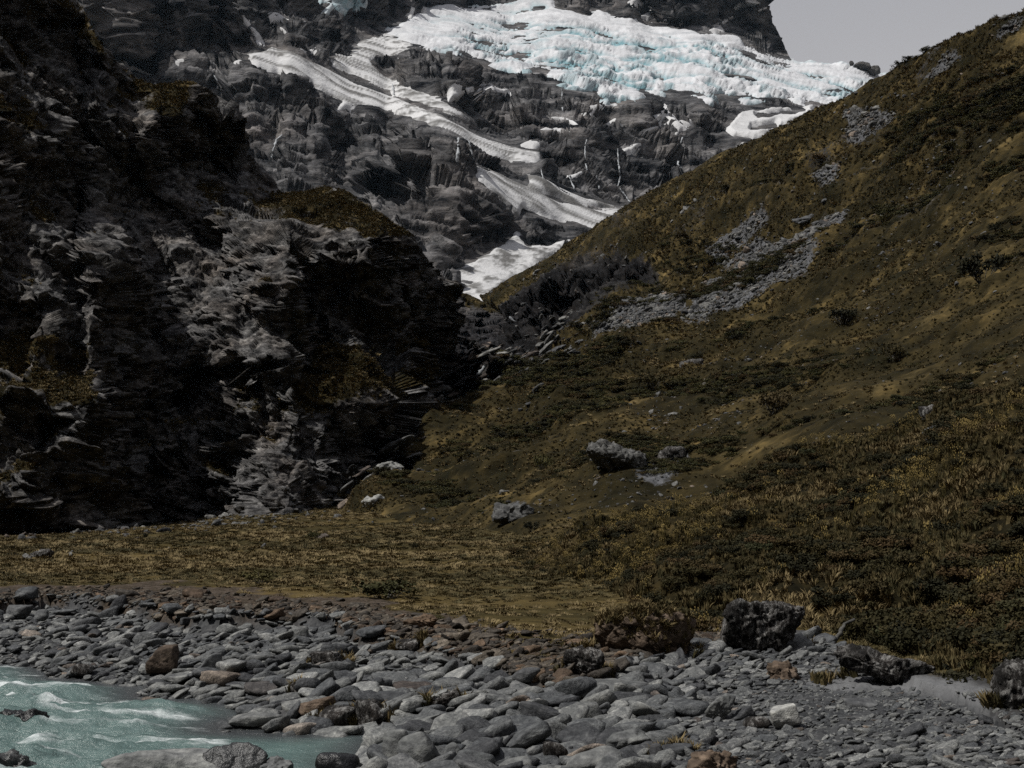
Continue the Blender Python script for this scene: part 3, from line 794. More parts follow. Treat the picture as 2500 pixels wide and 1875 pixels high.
# lip of the gorge between cliff and hillside
gx = np.linspace(1040, 1300, 130); gv = np.linspace(0, 1, 120)
PX, VV = np.meshgrid(gx, gv)
LT = pl([(1040,690),(1080,695),(1107,708),(1150,722),(1200,748),(1243,780),(1262,800),(1300,840)])
PY = 1010 + (LT(PX) - 1010) * VV
P = at(PX, PY, depth_map([(1040,690,520),(1107,708,540),(1200,748,540),(1300,840,520),(1107,790,500),(1200,800,500),(1240,840,485),(1150,900,470),(1100,950,430),(1200,960,440),(1300,950,440)], 30)(PX, PY))
h = 6 * facets(P, 1 / 16.0, 301, 1.2, 0.9) + 3.0 * facets(P, 1 / 6.0, 302, 1.2, 0.9) + 2 * fbm(P, 1 / 14.0, 3, 303)
P = P + CLN * (h * (0.3 + 0.7 * sstep(1, 0.93, VV)))[..., None]
A = {'grass': np.clip(0.5 + 1.6 * (blur(grid_normals(P)[..., 2], 2) - 0.55) + 0.4 * sstep(790, 720, PY), 0, 1), 'scree': np.zeros_like(PX), 'wet': 0.5 + 0.5 * sstep(750, 790, PY)}  # wet: rock below the lip's top darkened, gorge shade put into the colour
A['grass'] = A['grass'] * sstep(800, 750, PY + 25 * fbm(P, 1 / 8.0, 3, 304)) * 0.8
P2, A2 = skirt(P, A, 'top', [(0, 8, -1), (0, 60, -15), (0, 200, -120)])
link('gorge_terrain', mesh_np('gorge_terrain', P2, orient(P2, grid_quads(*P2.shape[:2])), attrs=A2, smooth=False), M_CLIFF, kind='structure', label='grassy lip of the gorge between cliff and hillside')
print('hill', time.time() - T0)

# ------------------------------------------------------------------ near spur on the right
SP_TOP = pl([(1180,1378),(1250,1366),(1330,1336),(1400,1300),(1500,1278),(1681,1228),(1794,1179),(1907,1115),(1997,1088),(2088,1082),(2223,1043),(2250,1000),(2314,975),(2404,970),(2500,948),(2900,880),(3300,820)])
SP_BOT = pl([(1180,1420),(1300,1425),(1480,1470),(1600,1530),(1700,1565),(1990,1560),(2243,1625),(2351,1680),(2500,1760),(2900,1950),(3300,2150)])
SP_D = depth_map([(1180,1378,80),(1250,1366,76),(1330,1336,72),(1500,1278,66),(1681,1228,62),(1794,1179,62),(1997,1088,62),(2223,1043,60),(2314,975,60),(2500,948,56),(2900,880,50),
 (1180,1420,62),(1300,1425,58),(1480,1470,45),(1600,1530,33),(1700,1565,29),(1990,1560,28.5),(2243,1625,23.5),(2351,1680,21),(2500,1760,17.5),(2900,1950,13.5),(3300,2150,11.2),(3300,820,46),
 (1500,1380,54),(1700,1400,44),(1900,1300,47),(2100,1400,37),(2300,1300,38),(2500,1300,33),(2500,1500,25),(2300,1500,28.5),(2100,1250,46),(2400,1100,46)], 60)
gx = np.linspace(1180, 3300, 480); gv = np.linspace(0, 1, 170)
PX, VV = np.meshgrid(gx, gv)
PY = SP_BOT(PX) + (SP_TOP(PX) - SP_BOT(PX)) * VV
P = at(PX, PY, SP_D(PX, PY))
h = 0.9 * fbm(P, 1 / 9.0, 3, 311) + 0.45 * fbm(P, 1 / 2.6, 3, 312) + 0.25 * np.abs(fbm(P, 1 / 0.9, 2, 313))
P = P + np.array([-0.25, -0.35, 0.9]) * (h * (0.35 + 0.65 * sstep(1, 0.93, VV)) * sstep(-0.02, 0.2, VV))[..., None]
P[..., 2] -= 0.6 * sstep(0.06, 0, VV)
A = {'grass': np.ones_like(PX), 'scree': np.zeros_like(PX)}
SPP, SPPX, SPPY = P, PX, PY
P2, A2 = skirt(P, A, 'top', [(0.3, 1.0, -0.05), (1, 5, -1.2), (2, 14, -5), (3, 25, -14)])
P2, A2 = skirt(P2, A2, 'left', [(-0.5, 1, -0.4), (-1, 4, -2.5)])
M_SPUR = terrain_material('spur_scrub_ground', (0.03, 0.03, 0.032), (0.16, 0.155, 0.15), 1.6, bumpd=0.15, grass_k=0.62, gs=0.6)
link('spur_hill', mesh_np('spur_hill', P2, orient(P2, grid_quads(*P2.shape[:2])), attrs=A2), M_SPUR, kind='structure', label='near scrub covered spur on the right')

# ------------------------------------------------------------------ valley floor
def ctrl_world(lst):
    a = at(*np.array(lst, float).T); return a[:, :2], a[:, 2]
up_c = [(0,1465,36.5),(300,1470,36),(600,1500,31.5),(900,1535,27.3),(1100,1575,25.3),(1260,1640,22.0),(1400,1662,20.8),(1300,1560,27),(1500,1550,29),(1700,1546,29.5),(2000,1560,27.5),(2250,1600,24.5),(2500,1727,17.9),(2900,1800,16),
 (0,1400,58),(400,1400,58),(800,1400,57),(1200,1430,48),(1500,1440,46),(0,1340,95),(400,1340,92),(800,1330,92),(1200,1340,85),
 (0,1316,168),(260,1300,192),(630,1254,188),(790,1243,197),(700,1290,140),(1000,1290,130),(1200,1290,120),(1000,1265,160)]
xy, z = ctrl_world(up_c)
xy = np.r_[xy, [(-120, 60), (-160, 200), (-60, 300), (60, 60), (90, 150), (40, 300), (-60, 15), (60, 15), (-60, -40), (60, -40)]]
z = np.r_[z, [0.6, 1.0, 6.0, 0.5, 1.5, 8.0, 0.3, 0.3, 0.3, 0.3]]
UPL = RBF(xy, z, 6.0)
shore = np.array([(-400,1605),(0,1619),(108,1629),(163,1658),(253,1662),(354,1678),(360,1702),(517,1705),(615,1727),(640,1745),(560,1770),(553,1783),(687,1787),(800,1787),(863,1783),(975,1790),(950,1817),(931,1854),(912,1900),(850,2000),(700,2300)], float)
WZ = -0.35
sh_d = (CAMH - WZ) / ((shore[:, 1] - HZ) / F)
shore_w = np.c_[(shore[:, 0] - 1250) / F * sh_d, sh_d]
river_poly = np.r_[shore_w, [(-3, 4), (-60, 4), (-60, 31)]]
bar_pts = [(-25, 31.5, 0.0), (-14, 31.5, 0.05), (-10, 29, 0.0), (-6, 26, 0.0), (-3, 24.5, 0.1), (-14, 35, 0.12), (-8, 30.5, 0.08), (-4, 27, 0.14), (0, 24, 0.15), (-5, 23, -0.12), (-1, 20, -0.1), (1.5, 17, -0.12), (4, 17, 0.02), (8, 17, 0.15),
           (4, 22, 0.08), (8, 23, 0.2), (3, 26, 0.25), (6, 28, 0.3), (0, 27, 0.4), (0, 10, -0.2), (8, 10, 0.1), (0, 4, 0.3), (12, 14, 0.25), (-60, 30, 0.1), (40, 20, 0.4), (-25, 8, -0.3), (0, -40, 0.5), (-40, -40, 0.5), (40, -40, 0.5)]
bp = np.array(bar_pts, float)
BAR = RBF(bp[:, :2], bp[:, 2], 1.5)
edge_px = np.array([(-400,1480),(0,1468),(119,1456),(289,1470),(470,1499),(687,1503),(808,1506),(881,1535),(953,1548),(1050,1568),(1160,1600),(1260,1642),(1400,1664),(1480,1650),(1560,1605),(1640,1580),(2000,1580),(2250,1620),(2500,1760)], float)
ez = np.array([.6,.6,.6,.6,.6,.6,.6,.6,.55,.5,.42,.32,.3,.3,.32,.35,.36,.33,.3])
ed = (CAMH - ez) / ((edge_px[:, 1] - HZ) / F)
edge_y = lambda x: np.interp(x, (edge_px[:, 0] - 1250) / F * ed, ed)

def ground_z(x, y, detail=True):
    x = np.asarray(x, float); y = np.asarray(y, float)
    P = np.stack([x, y, np.zeros_like(x)], -1)
    wob = 0.5 * fbm(P, 0.7, 3, 401)
    wd_ = 0.2 + 1.6 * sstep(3.0, 6.0, x)
    w = sstep(-1.0, 1.0, (y - edge_y(x) + wob) / wd_)
    z = BAR(x, y) * (1 - w) + UPL(x, y) * w
    s = poly_sd(x, y, river_poly) + 0.25 * fbm(P, 0.8, 2, 402)
    near = (y < 40)
    z = np.where(near, np.where(s > -1.5, np.minimum(z, WZ - 0.45 * np.clip(s, -1.5, 1.6) * np.where(s > 0, 1, 0.55)), z), z)
    if detail:
        far = sstep(45, 90, y)
        z = z + 0.10 * fbm(P, 0.35, 3, 403) + 0.035 * fbm(P, 1.7, 3, 404) + far * (0.45 * fbm(P, 1 / 14.0, 3, 405))
    return z

gd = 3.5 * (330.0 / 3.5) ** np.linspace(0, 1, 420)
gx = np.linspace(-900, 3300, 560)
GX, GD = np.meshgrid(gx, gd)
X = (GX - 1250) / F * GD; Y = GD
Z = ground_z(X, Y)
P = np.stack([X, Y, Z], -1)
Q3 = np.stack([X, Y, 0 * X], -1)
# pebbly relief on the bare gravel
gpx, gpy = proj(P)
grassy = sstep(0.2, 3.0, Y - edge_y(X) + 2.2 * fbm(Q3, 0.22, 3, 410) - 2.2 * sstep(-2, 2, X + 1.0) * 0)
brown = sstep(-0.5, 0.4, Y - edge_y(X) + 0.8 * fbm(Q3, 0.5, 3, 411)) * (1 - 0.85 * sstep(3.0, 6.5, X))
turf = sstep(1.5, 7.0, Y - edge_y(X) - 6.5 * sstep(1, -7, X) + 3.0 * fbm(Q3, 0.25, 3, 412))
fing = sstep(-0.25, 0.25, poly_sd(gpx, gpy, [(1100,1530),(1330,1530),(1440,1560),(1480,1640),(1420,1665),(1290,1650),(1180,1570)]) / 60 + 0.6 * fbm(Q3, 0.9, 3, 413))
turf = np.maximum(turf, fing * 0.75)
gravel = 1 - turf
Z = Z + gravel * (0.05 * np.abs(facets(Q3 * [1, 1, 1], 5.5, 414, 0.8, 0.8)) + 0.03 * facets(Q3, 11.0, 415, 0.8, 0.8)) * sstep(60, 35, Y)
P[..., 2] = Z
SAND = [(1960,1668),(2100,1652),(2250,1648),(2360,1665),(2440,1690),(2440,1735),(2330,1715),(2180,1690),(2040,1690)]
sand = sstep(-10, 12, poly_sd(gpx, gpy, SAND) + 10 * fbm(Q3, 1.2, 3, 416))
turf = turf * (1 - sand)
A = {'turf': turf, 'brown': brown * (1 - sand), 'wet': sstep(0.25, -0.1, Z - WZ), 'sand': sand}
GRP, GRA = P, A

t = NT('valley_floor')
peb = t.vor(9.0)
peb2 = t.vor(22.0)
gcol = t.ramp(t.noise(1.2, 5, 0.6), [(0.3, (0.026, 0.028, 0.03)), (0.55, (0.048, 0.05, 0.052)), (0.75, (0.08, 0.08, 0.08))])
gcol = t.mix(1.0, gcol, t.ramp(peb.outputs['Color'], [(0.0, (0.5, 0.5, 0.52)), (1.0, (1.4, 1.38, 1.35))]), 'MULTIPLY')
gcol = t.mix(t.attr('sand'), gcol, t.mix(t.noise(14.0, 5, 0.7), (0.075, 0.077, 0.08), (0.15, 0.152, 0.155)))
bcol = t.ramp(t.noise(2.5, 5, 0.65), [(0.3, (0.02, 0.016, 0.01)), (0.5, (0.05, 0.039, 0.029)), (0.7, (0.085, 0.068, 0.056))])
bcol = t.mix(1.0, bcol, t.ramp(peb2.outputs['Color'], [(0.0, (0.45, 0.45, 0.45)), (1.0, (1.4, 1.4, 1.4))]), 'MULTIPLY')
c = t.mix(t.attr('brown'), gcol, bcol)
tf = t.math('ADD', t.attr('turf'), t.math('MULTIPLY', t.math('SUBTRACT', t.noise(1.6, 5, 0.65), 0.5), 1.2))
mp = t.coords((0.35, 1.0, 1.0))
ga = t.ramp(t.noise(0.16, 5, 0.6, mp), [(0.3, (0.02, 0.018, 0.008)), (0.45, (0.036, 0.029, 0.012)), (0.58, (0.066, 0.05, 0.021)), (0.72, (0.11, 0.082, 0.038))])
ga = t.mix(1.0, ga, t.ramp(t.noise(2.2, 5, 0.7, mp), [(0.3, (0.5, 0.5, 0.45)), (0.7, (1.4, 1.35, 1.2))]), 'MULTIPLY')
c = t.mix(t.rng(tf, 0.35, 0.6), c, ga)
c = t.mix(t.attr('wet'), c, t.mix(1.0, c, (0.4, 0.42, 0.42), 'MULTIPLY'))
nb = t.bump(peb.outputs['Distance'], 0.6, 0.04)
nb = t.bump(t.noise(6.0, 5, 0.7), 0.6, 0.08, nb)
M_GROUND = t.out(c, 0.9, nb)
# the sheet runs on behind the camera and out to the horizon
P2, A2 = skirt(P, A, 'bottom', [(0, -8, 0.0), (0, -60, 0.2)])
P2, A2 = skirt(P2, A2, 'top', [(0, 300, 10)])
link('ground', mesh_np('ground', P2, orient(P2, grid_quads(*P2.shape[:2])), attrs=A2), M_GROUND, kind='structure')
base = np.array([[-9000, -9000, -8], [9000, -9000, -8], [9000, 9000, -8], [-9000, 9000, -8]], float)
link('valley_ground', mesh_np('valley_ground', base, [[0, 1, 2, 3]], attrs={'turf': np.ones(4), 'brown': np.ones(4), 'wet': np.zeros(4)}), M_GROUND, kind='structure')

# ------------------------------------------------------------------ river
rx = np.linspace(-32, 1.5, 420); ry = 4.5 * (33.0 / 4.5) ** np.linspace(0, 1, 330)
X, Y = np.meshgrid(rx, ry)
s = poly_sd(X, Y, river_poly)
Q3 = np.stack([X * 0.5, Y, 0 * X], -1)
Q3 = Q3 + 0.25 * fbm(Q3, 0.5, 2, 500)[..., None] * [1, 1, 0]
fast = sstep(-3.0, -7.5, X)
amp = sstep(0.0, 1.8, s) * (0.25 + 0.75 * fast)
Z = WZ + amp * (0.13 * fbm(Q3, 0.6, 2, 501) + 0.22 * (ridged(Q3 * [0.7, 1.2, 1], 0.8, 4, 502, 0.6) - 0.9) + 0.12 * np.abs(fbm(Q3, 3.0, 3, 503))) + 0.012 * fbm(Q3, 3.0, 3, 504)
wpx, wpy = proj(np.stack([X, Y, 0 * X + WZ], -1))
band = np.maximum.reduce([sstep(1.3, 0, seg_d(wpx, wpy, l) / w) for l, w in (([(120,1762),(250,1758),(420,1805),(520,1805)], 55), ([(0,1690),(120,1685),(260,1700)], 38), ([(40,1835),(180,1828)], 32), ([(0,1650),(110,1650)], 26), ([(250,1705),(330,1712)], 18), ([(300,1760),(380,1770)], 30))])
band = band * np.clip(0.55 + 1.3 * fbm(Q3 * [0.8, 1.5, 1], 1.5, 4, 508), 0, 1.3)
foam = np.clip(0.95 * band + 0.16 * fast + 1.0 * (ridged(Q3 * [0.8, 1.5, 1], 0.75, 4, 505) - 1.42) * fast + 0.40 * fbm(Q3, 2.4, 4, 506) * fast - 0.02, 0, 1) * sstep(0, 0.8, s)
P = np.stack([X, Y, Z + 0.08 * foam * np.abs(fbm(Q3, 4.0, 3, 507))], -1)
t = NT('glacial_river_water')
wv = t.coords((0.5, 1, 1))
fo = t.math('ADD', t.attr('foam'), t.math('MULTIPLY', t.math('SUBTRACT', t.noise(6.0, 6, 0.75, wv), 0.5), 0.8))
shallow = t.attr('shallow')
wc = t.mix(shallow, t.mix(t.noise(1.2, 5, 0.65, wv), (0.050, 0.088, 0.083), (0.105, 0.160, 0.150)), (0.036, 0.040, 0.042))
fo = t.math('MULTIPLY', fo, t.rng(t.noise(2.2, 6, 0.75, t.coords((0.35, 1.3, 1))), 0.36, 0.6, 0.35, 1.25))
c = t.mix(t.rng(fo, 0.16, 0.8), wc, (0.46, 0.50, 0.50))
nb = t.bump(t.noise(4.0, 6, 0.7, wv), 0.9, 0.12)
t.b.inputs['Specular IOR Level'].default_value = 0.4
M_WATER = t.out(c, t.rng(fo, 0.4, 0.8, 0.25, 0.7), nb)
q = grid_quads(*X.shape, keep=s > -1.0)
q = orient(P, q)
V_, q, A = compact(P, q, {'foam': foam, 'shallow': sstep(1.4, 0.2, s)})
link('river', mesh_np('river', V_, q, attrs=A), M_WATER, kind='structure')
print('ground', time.time() - T0)

# ------------------------------------------------------------------ unseen valley sides beside and behind the camera, raised to block sky light
az = np.radians(np.linspace(33, 327, 260)); rv = np.linspace(0, 1, 60)
AZ, RV = np.meshgrid(az, rv)
R0 = 90 + 60 * np.sin(AZ * 3) + 560 * RV
endf = sstep(33, 60, np.degrees(AZ)) * sstep(327, 300, np.degrees(AZ))
P = np.stack([np.sin(AZ) * (R0 + 160), np.cos(AZ) * (R0 + 160), np.zeros_like(R0)], -1)
P[..., 2] = -6 + (RV ** 1.15) * (600 + 90 * fbm(P, 1 / 300.0, 3, 701)) * (0.55 + 0.45 * endf) + 25 * RV * ridged(P, 1 / 120.0, 3, 702)
A = {'grass': np.clip(0.75 - 0.6 * RV + 0.6 * fbm(P, 1 / 90.0, 3, 703), 0, 1), 'scree': np.zeros_like(RV)}
link('unseen_valley_hills', mesh_np('unseen_valley_hills', P, grid_quads(*P.shape[:2]), attrs=A), M_CLIFF, kind='structure')
#PART3
# ------------------------------------------------------------------ stones and plants: prototypes
def ico(sub):
    bm = bmesh.new(); bmesh.ops.create_icosphere(bm, subdivisions=sub, radius=1.0)
    V = np.array([v.co[:] for v in bm.verts]); T = np.array([[v.index for v in f.verts] for f in bm.faces]); bm.free()
    return V / np.linalg.norm(V, axis=1, keepdims=True), T
ICO = {k: ico(k) for k in (3, 4, 5, 6)}

def rock_mesh(name, seed, sub=3, size=(1, 1, 1), p=9, planes=13, noise=0.04, layers=0.0, lay_axis=(0.25, 0.2, 0.95), fine=0.0, facet=0.0):
    """a boulder: a rounded polytope, with optional schist layering; size = half extents"""
    r = np.random.default_rng(seed)
    D, T = ICO[sub]
    n = r.normal(size=(planes, 3)); n /= np.linalg.norm(n, axis=1, keepdims=True)
    n = np.r_[n, np.eye(3), -np.eye(3)]
    h = r.uniform(0.62, 1.0, len(n)); h[-6:] = r.uniform(0.85, 1.05, 6)
    rad = (np.clip(D @ n.T, 0, None) / h) ** p
    V = D * (rad.sum(1) ** (-1.0 / p))[:, None]
    V /= np.abs(V).max(0)
    S = np.array(size, float); m = S.max()
    W = V * S
    Q = W / m + seed * 3.7
    h = noise * fbm(Q, 1.3, 3, seed % 97)
    if facet: h = h + facet * facets(Q + 0.1 * fbm(Q, 2.0, 2, 3)[..., None], 2.2, seed % 89, 1.0, 0.7) + 0.4 * facet * facets(Q, 5.0, seed % 83, 1.0, 0.7)
    if layers:
        ax = np.array(lay_axis); ax = ax / np.linalg.norm(ax)
        c = (Q @ ax) * 7.0 + 0.6 * fbm(Q, 1.5, 2, 7)
        fr = c - np.floor(c)
        h = h + layers * (fr ** 1.5 - 0.4 + 0.7 * (((_hash(np.floor(c).astype(np.int64), np.zeros(len(c), np.int64), np.zeros(len(c), np.int64), seed) & np.uint32(255)) / 255.0) - 0.5))
    if fine: h = h + fine * fbm(Q, 9.0, 3, 11)
    W = W + D * (h * m)[:, None]
    return mesh_np(name, W, tris=T)

def stone_material(name, lo, mid, hi, brown=0.035, wet=False, streak=True):
    t = NT(name)
    v = t.coords(obj=True)
    n1 = t.noise(2.2, 6, 0.65, v, 0.3); n2 = t.noise(9.0, 5, 0.7, v)
    c = t.ramp(n1, [(0.28, lo), (0.5, mid), (0.75, hi)])
    r = t.rand()
    c = t.mix(1.0, c, t.ramp(r, [(0.0, (0.4, 0.4, 0.42)), (0.3, (0.75, 0.77, 0.79)), (0.6, (1.1, 1.1, 1.07)), (0.85, (1.5, 1.49, 1.42)), (0.95, (2.0, 1.98, 1.9)), (1.0, (0.6, 0.6, 0.62))]), 'MULTIPLY')
    wn2 = t.n('ShaderNodeTexWhiteNoise', noise_dimensions='1D'); t.l(r, wn2.inputs['W'])
    c = t.mix(t.rng(wn2.outputs['Value'], 1 - brown, 1.0 - brown + 0.02, 0, 0.75), c, t.mix(1.0, c, (1.3, 1.0, 0.8), 'MULTIPLY'))
    c = t.mix(1.0, c, t.ramp(n2, [(0.3, (0.62, 0.62, 0.63)), (0.55, (1, 1, 1)), (0.75, (1.35, 1.35, 1.32))]), 'MULTIPLY')
    if streak:
        v2 = t.coords((1, 1, 6.0), (0.3, 0.2, 0), obj=True)
        c = t.mix(1.0, c, t.ramp(t.noise(3.0, 4, 0.6, v2), [(0.35, (0.7, 0.7, 0.72)), (0.65, (1.2, 1.2, 1.18))]), 'MULTIPLY')
    nb = t.bump(t.math('ADD', n1, t.math('MULTIPLY', n2, 0.5)), 0.5, 0.12)
    t.b.inputs['Specular IOR Level'].default_value = 0.35 if wet else 0.12
    return t.out(c, 0.35 if wet else 0.75, nb)

M_STONE = stone_material('river_stone', (0.042, 0.045, 0.047), (0.095, 0.098, 0.10), (0.175, 0.177, 0.175))
M_STONE_BROWN = stone_material('terrace_stone', (0.028, 0.024, 0.019), (0.062, 0.053, 0.043), (0.115, 0.10, 0.087), brown=0.2)
M_RUST = stone_material('rusty_stone', (0.025, 0.019, 0.014), (0.062, 0.046, 0.035), (0.13, 0.10, 0.08), brown=0.0)
M_PALE = stone_material('pale_stone', (0.09, 0.092, 0.092), (0.15, 0.152, 0.15), (0.24, 0.24, 0.235), brown=0.0)
def lichen_material():
    t = NT('dark_lichen_stone')
    v = t.coords((1, 1, 0.45), (0.2, 0.15, 0), obj=True)
    c = t.ramp(t.noise(2.0, 5, 0.6, v), [(0.3, (0.008, 0.008, 0.008)), (0.6, (0.03, 0.027, 0.025)), (0.8, (0.05, 0.036, 0.03))])
    sp = t.rng(t.noise(9.0, 6, 0.8, v), 0.48, 0.62)
    sp = t.math('MULTIPLY', sp, t.rng(t.noise(1.6, 3, 0.5, v), 0.32, 0.52))
    c = t.mix(sp, c, (0.24, 0.235, 0.225))
    nb = t.bump(t.noise(7.0, 6, 0.75, v), 0.9, 0.15)
    return t.out(c, 0.8, nb)
M_DARK = lichen_material()
M_WETROCK = stone_material('wet_stone', (0.008, 0.009, 0.009), (0.02, 0.021, 0.022), (0.06, 0.06, 0.06), brown=0.0, wet=True)
M_CRAG = stone_material('crag_stone', (0.02, 0.02, 0.021), (0.07, 0.07, 0.069), (0.17, 0.168, 0.164), brown=0.1)

proto_col = bpy.data.collections.new('prototypes')       # not linked: only instanced
def proto_collection(name, objs):
    c = bpy.data.collections.new(name)
    for o in objs: c.objects.link(o)
    return c

STONES = []
for k in range(14):
    r = np.random.default_rng(900 + k)
    STONES.append(rock_mesh('river_stone', 900 + k, 3, (1.0, r.uniform(0.5, 0.85), r.uniform(0.22, 0.52)), p=r.uniform(9, 30), planes=int(r.integers(6, 12)), noise=0.06, facet=r.choice([0.0, 0.04, 0.07])))
    STONES[-1].materials.append(M_STONE)
def stone_protos(mat, meshes):
    out = []
    for m in meshes:
        mm = m.copy(); mm.materials.clear(); mm.materials.append(mat)
        out.append(bpy.data.objects.new('stone_shape', mm))
    return out
COL_STONE = proto_collection('stone_shapes', stone_protos(M_STONE, STONES))
COL_BROWN = proto_collection('terrace_stone_shapes', stone_protos(M_STONE_BROWN, STONES[:8]))
COL_CRAG = proto_collection('crag_shapes', stone_protos(M_CRAG, [rock_mesh('crag', 950 + k, 3, (1.0, 0.8, 0.45), p=14, planes=10, noise=0.08, facet=0.12) for k in range(6)]))

def scatter(name, pts, rots, scls, coll, nproto, label=None, idx=None, seed=1):
    pts = np.asarray(pts, np.float32)
    me = bpy.data.meshes.new(name)
    me.vertices.add(len(pts)); me.vertices.foreach_set('co', pts.ravel())
    a = me.attributes.new('rot', 'FLOAT_VECTOR', 'POINT'); a.data.foreach_set('vector', np.asarray(rots, np.float32).ravel())
    scls = np.asarray(scls, np.float32)
    if scls.ndim == 1: scls = np.repeat(scls[:, None], 3, 1)
    a = me.attributes.new('scl', 'FLOAT_VECTOR', 'POINT'); a.data.foreach_set('vector', np.ascontiguousarray(scls).ravel())
    if idx is None: idx = np.random.default_rng(seed).integers(0, nproto, len(pts))
    a = me.attributes.new('pick', 'INT', 'POINT'); a.data.foreach_set('value', np.asarray(idx, np.int32))
    me.update()
    g = bpy.data.node_groups.new(name + '_nodes', 'GeometryNodeTree')
    g.interface.new_socket('Geometry', in_out='INPUT', socket_type='NodeSocketGeometry')
    g.interface.new_socket('Geometry', in_out='OUTPUT', socket_type='NodeSocketGeometry')
    N = g.nodes.new
    gi, go = N('NodeGroupInput'), N('NodeGroupOutput')
    m2p = N('GeometryNodeMeshToPoints'); iop = N('GeometryNodeInstanceOnPoints'); ci = N('GeometryNodeCollectionInfo')
    ci.inputs['Collection'].default_value = coll; ci.inputs['Separate Children'].default_value = True; ci.inputs['Reset Children'].default_value = True
    def na(n, t):
        x = N('GeometryNodeInputNamedAttribute'); x.data_type = t; x.inputs['Name'].default_value = n
        return x.outputs['Attribute']
    e2r = N('FunctionNodeEulerToRotation')
    L = g.links.new
    L(gi.outputs[0], m2p.inputs['Mesh']); L(m2p.outputs[0], iop.inputs['Points']); L(ci.outputs[0], iop.inputs['Instance'])
    iop.inputs['Pick Instance'].default_value = True
    L(na('pick', 'INT'), iop.inputs['Instance Index'])
    L(na('rot', 'FLOAT_VECTOR'), e2r.inputs[0]); L(e2r.outputs[0], iop.inputs['Rotation'])
    L(na('scl', 'FLOAT_VECTOR'), iop.inputs['Scale'])
    L(iop.outputs[0], go.inputs[0])
    o = link(name, me, kind='stuff', label=label)
    md = o.modifiers.new('scatter', 'NODES'); md.node_group = g
    return o

# plants -----------------------------------------------------------
def plant_material(name, stops, tip=None, zh=0.4):
    t = NT(name)
    c = t.ramp(t.rand(), stops)
    tc = t.n('ShaderNodeTexCoord'); sp = t.n('ShaderNodeSeparateXYZ'); t.l(tc.outputs['Object'], sp.inputs[0])
    if tip: c = t.mix(t.rng(sp.outputs['Z'], zh * 0.4, zh), c, tip)
    t.b.inputs['Specular IOR Level'].default_value = 0.15
    m = t.out(c, 0.8)
    return m
M_TUSSOCK = plant_material('tussock_grass', [(0.0, (0.036, 0.032, 0.013)), (0.3, (0.055, 0.045, 0.019)), (0.6, (0.082, 0.064, 0.028)), (0.85, (0.12, 0.092, 0.042)), (1.0, (0.045, 0.043, 0.019))])
M_STRAW = plant_material('straw_grass', [(0.0, (0.095, 0.072, 0.034)), (0.5, (0.135, 0.102, 0.048)), (1.0, (0.18, 0.138, 0.068))])
M_SEED = plant_material('seed_head_grass', [(0.0, (0.025, 0.022, 0.007)), (0.5, (0.05, 0.04, 0.012)), (1.0, (0.08, 0.062, 0.02))], (0.16, 0.115, 0.038), 0.9)
M_LEAF = plant_material('scrub_leaves', [(0.0, (0.010, 0.010, 0.004)), (0.4, (0.020, 0.018, 0.006)), (0.7, (0.034, 0.027, 0.009)), (0.9, (0.05, 0.032, 0.013)), (1.0, (0.024, 0.026, 0.010))])
M_LEAF2 = plant_material('olive_leaves', [(0.0, (0.02, 0.021, 0.007)), (0.5, (0.034, 0.033, 0.011)), (1.0, (0.055, 0.048, 0.016))])
M_WOOD = stone_material('grey_wood', (0.05, 0.047, 0.042), (0.10, 0.095, 0.085), (0.17, 0.16, 0.145), brown=0.0)

def tuft_mesh(seed, blades=42, h=0.4, spread=0.22, lean=0.35, w=0.018, seedheads=0):
    r = np.random.default_rng(seed); V = []; T = []
    for b in range(blades):
        a = r.uniform(0, 2 * math.pi); rr = spread * 0.45 * math.sqrt(r.uniform())
        base = np.array([rr * math.cos(a), rr * math.sin(a), -0.03])
        a2 = a + r.normal(0, 0.5); hh = h * r.uniform(0.55, 1.1); ln = lean * r.uniform(0.3, 1.3) * hh
        d = np.array([math.cos(a2), math.sin(a2), 0]); s = np.array([-d[1], d[0], 0]) * w * r.uniform(0.7, 1.4)
        m = base + d * ln * 0.35 + np.array([0, 0, hh * 0.65]); tip = base + d * ln + np.array([0, 0, hh * r.uniform(0.8, 1.0)])
        k = len(V); V += [base - s, base + s, m - s * 0.8, m + s * 0.8, tip]; T += [(k, k + 1, k + 3), (k, k + 3, k + 2), (k + 2, k + 3, k + 4)]
        if b < seedheads:
            top = base + d * ln * 0.6 + np.array([0, 0, h * r.uniform(1.7, 2.3)]); q = w * 1.4
            k = len(V); V += [m - s * 0.3, m + s * 0.3, top, top + [q, 0, -0.13 * h], top + [-q, 0, -0.13 * h], top + [0, q, -0.3 * h], top + [0, 0, 0.12 * h]]
            T += [(k, k + 1, k + 2), (k + 3, k + 4, k + 6), (k + 3, k + 4, k + 5)]
    return mesh_np('tuft', np.array(V), tris=T, smooth=False)

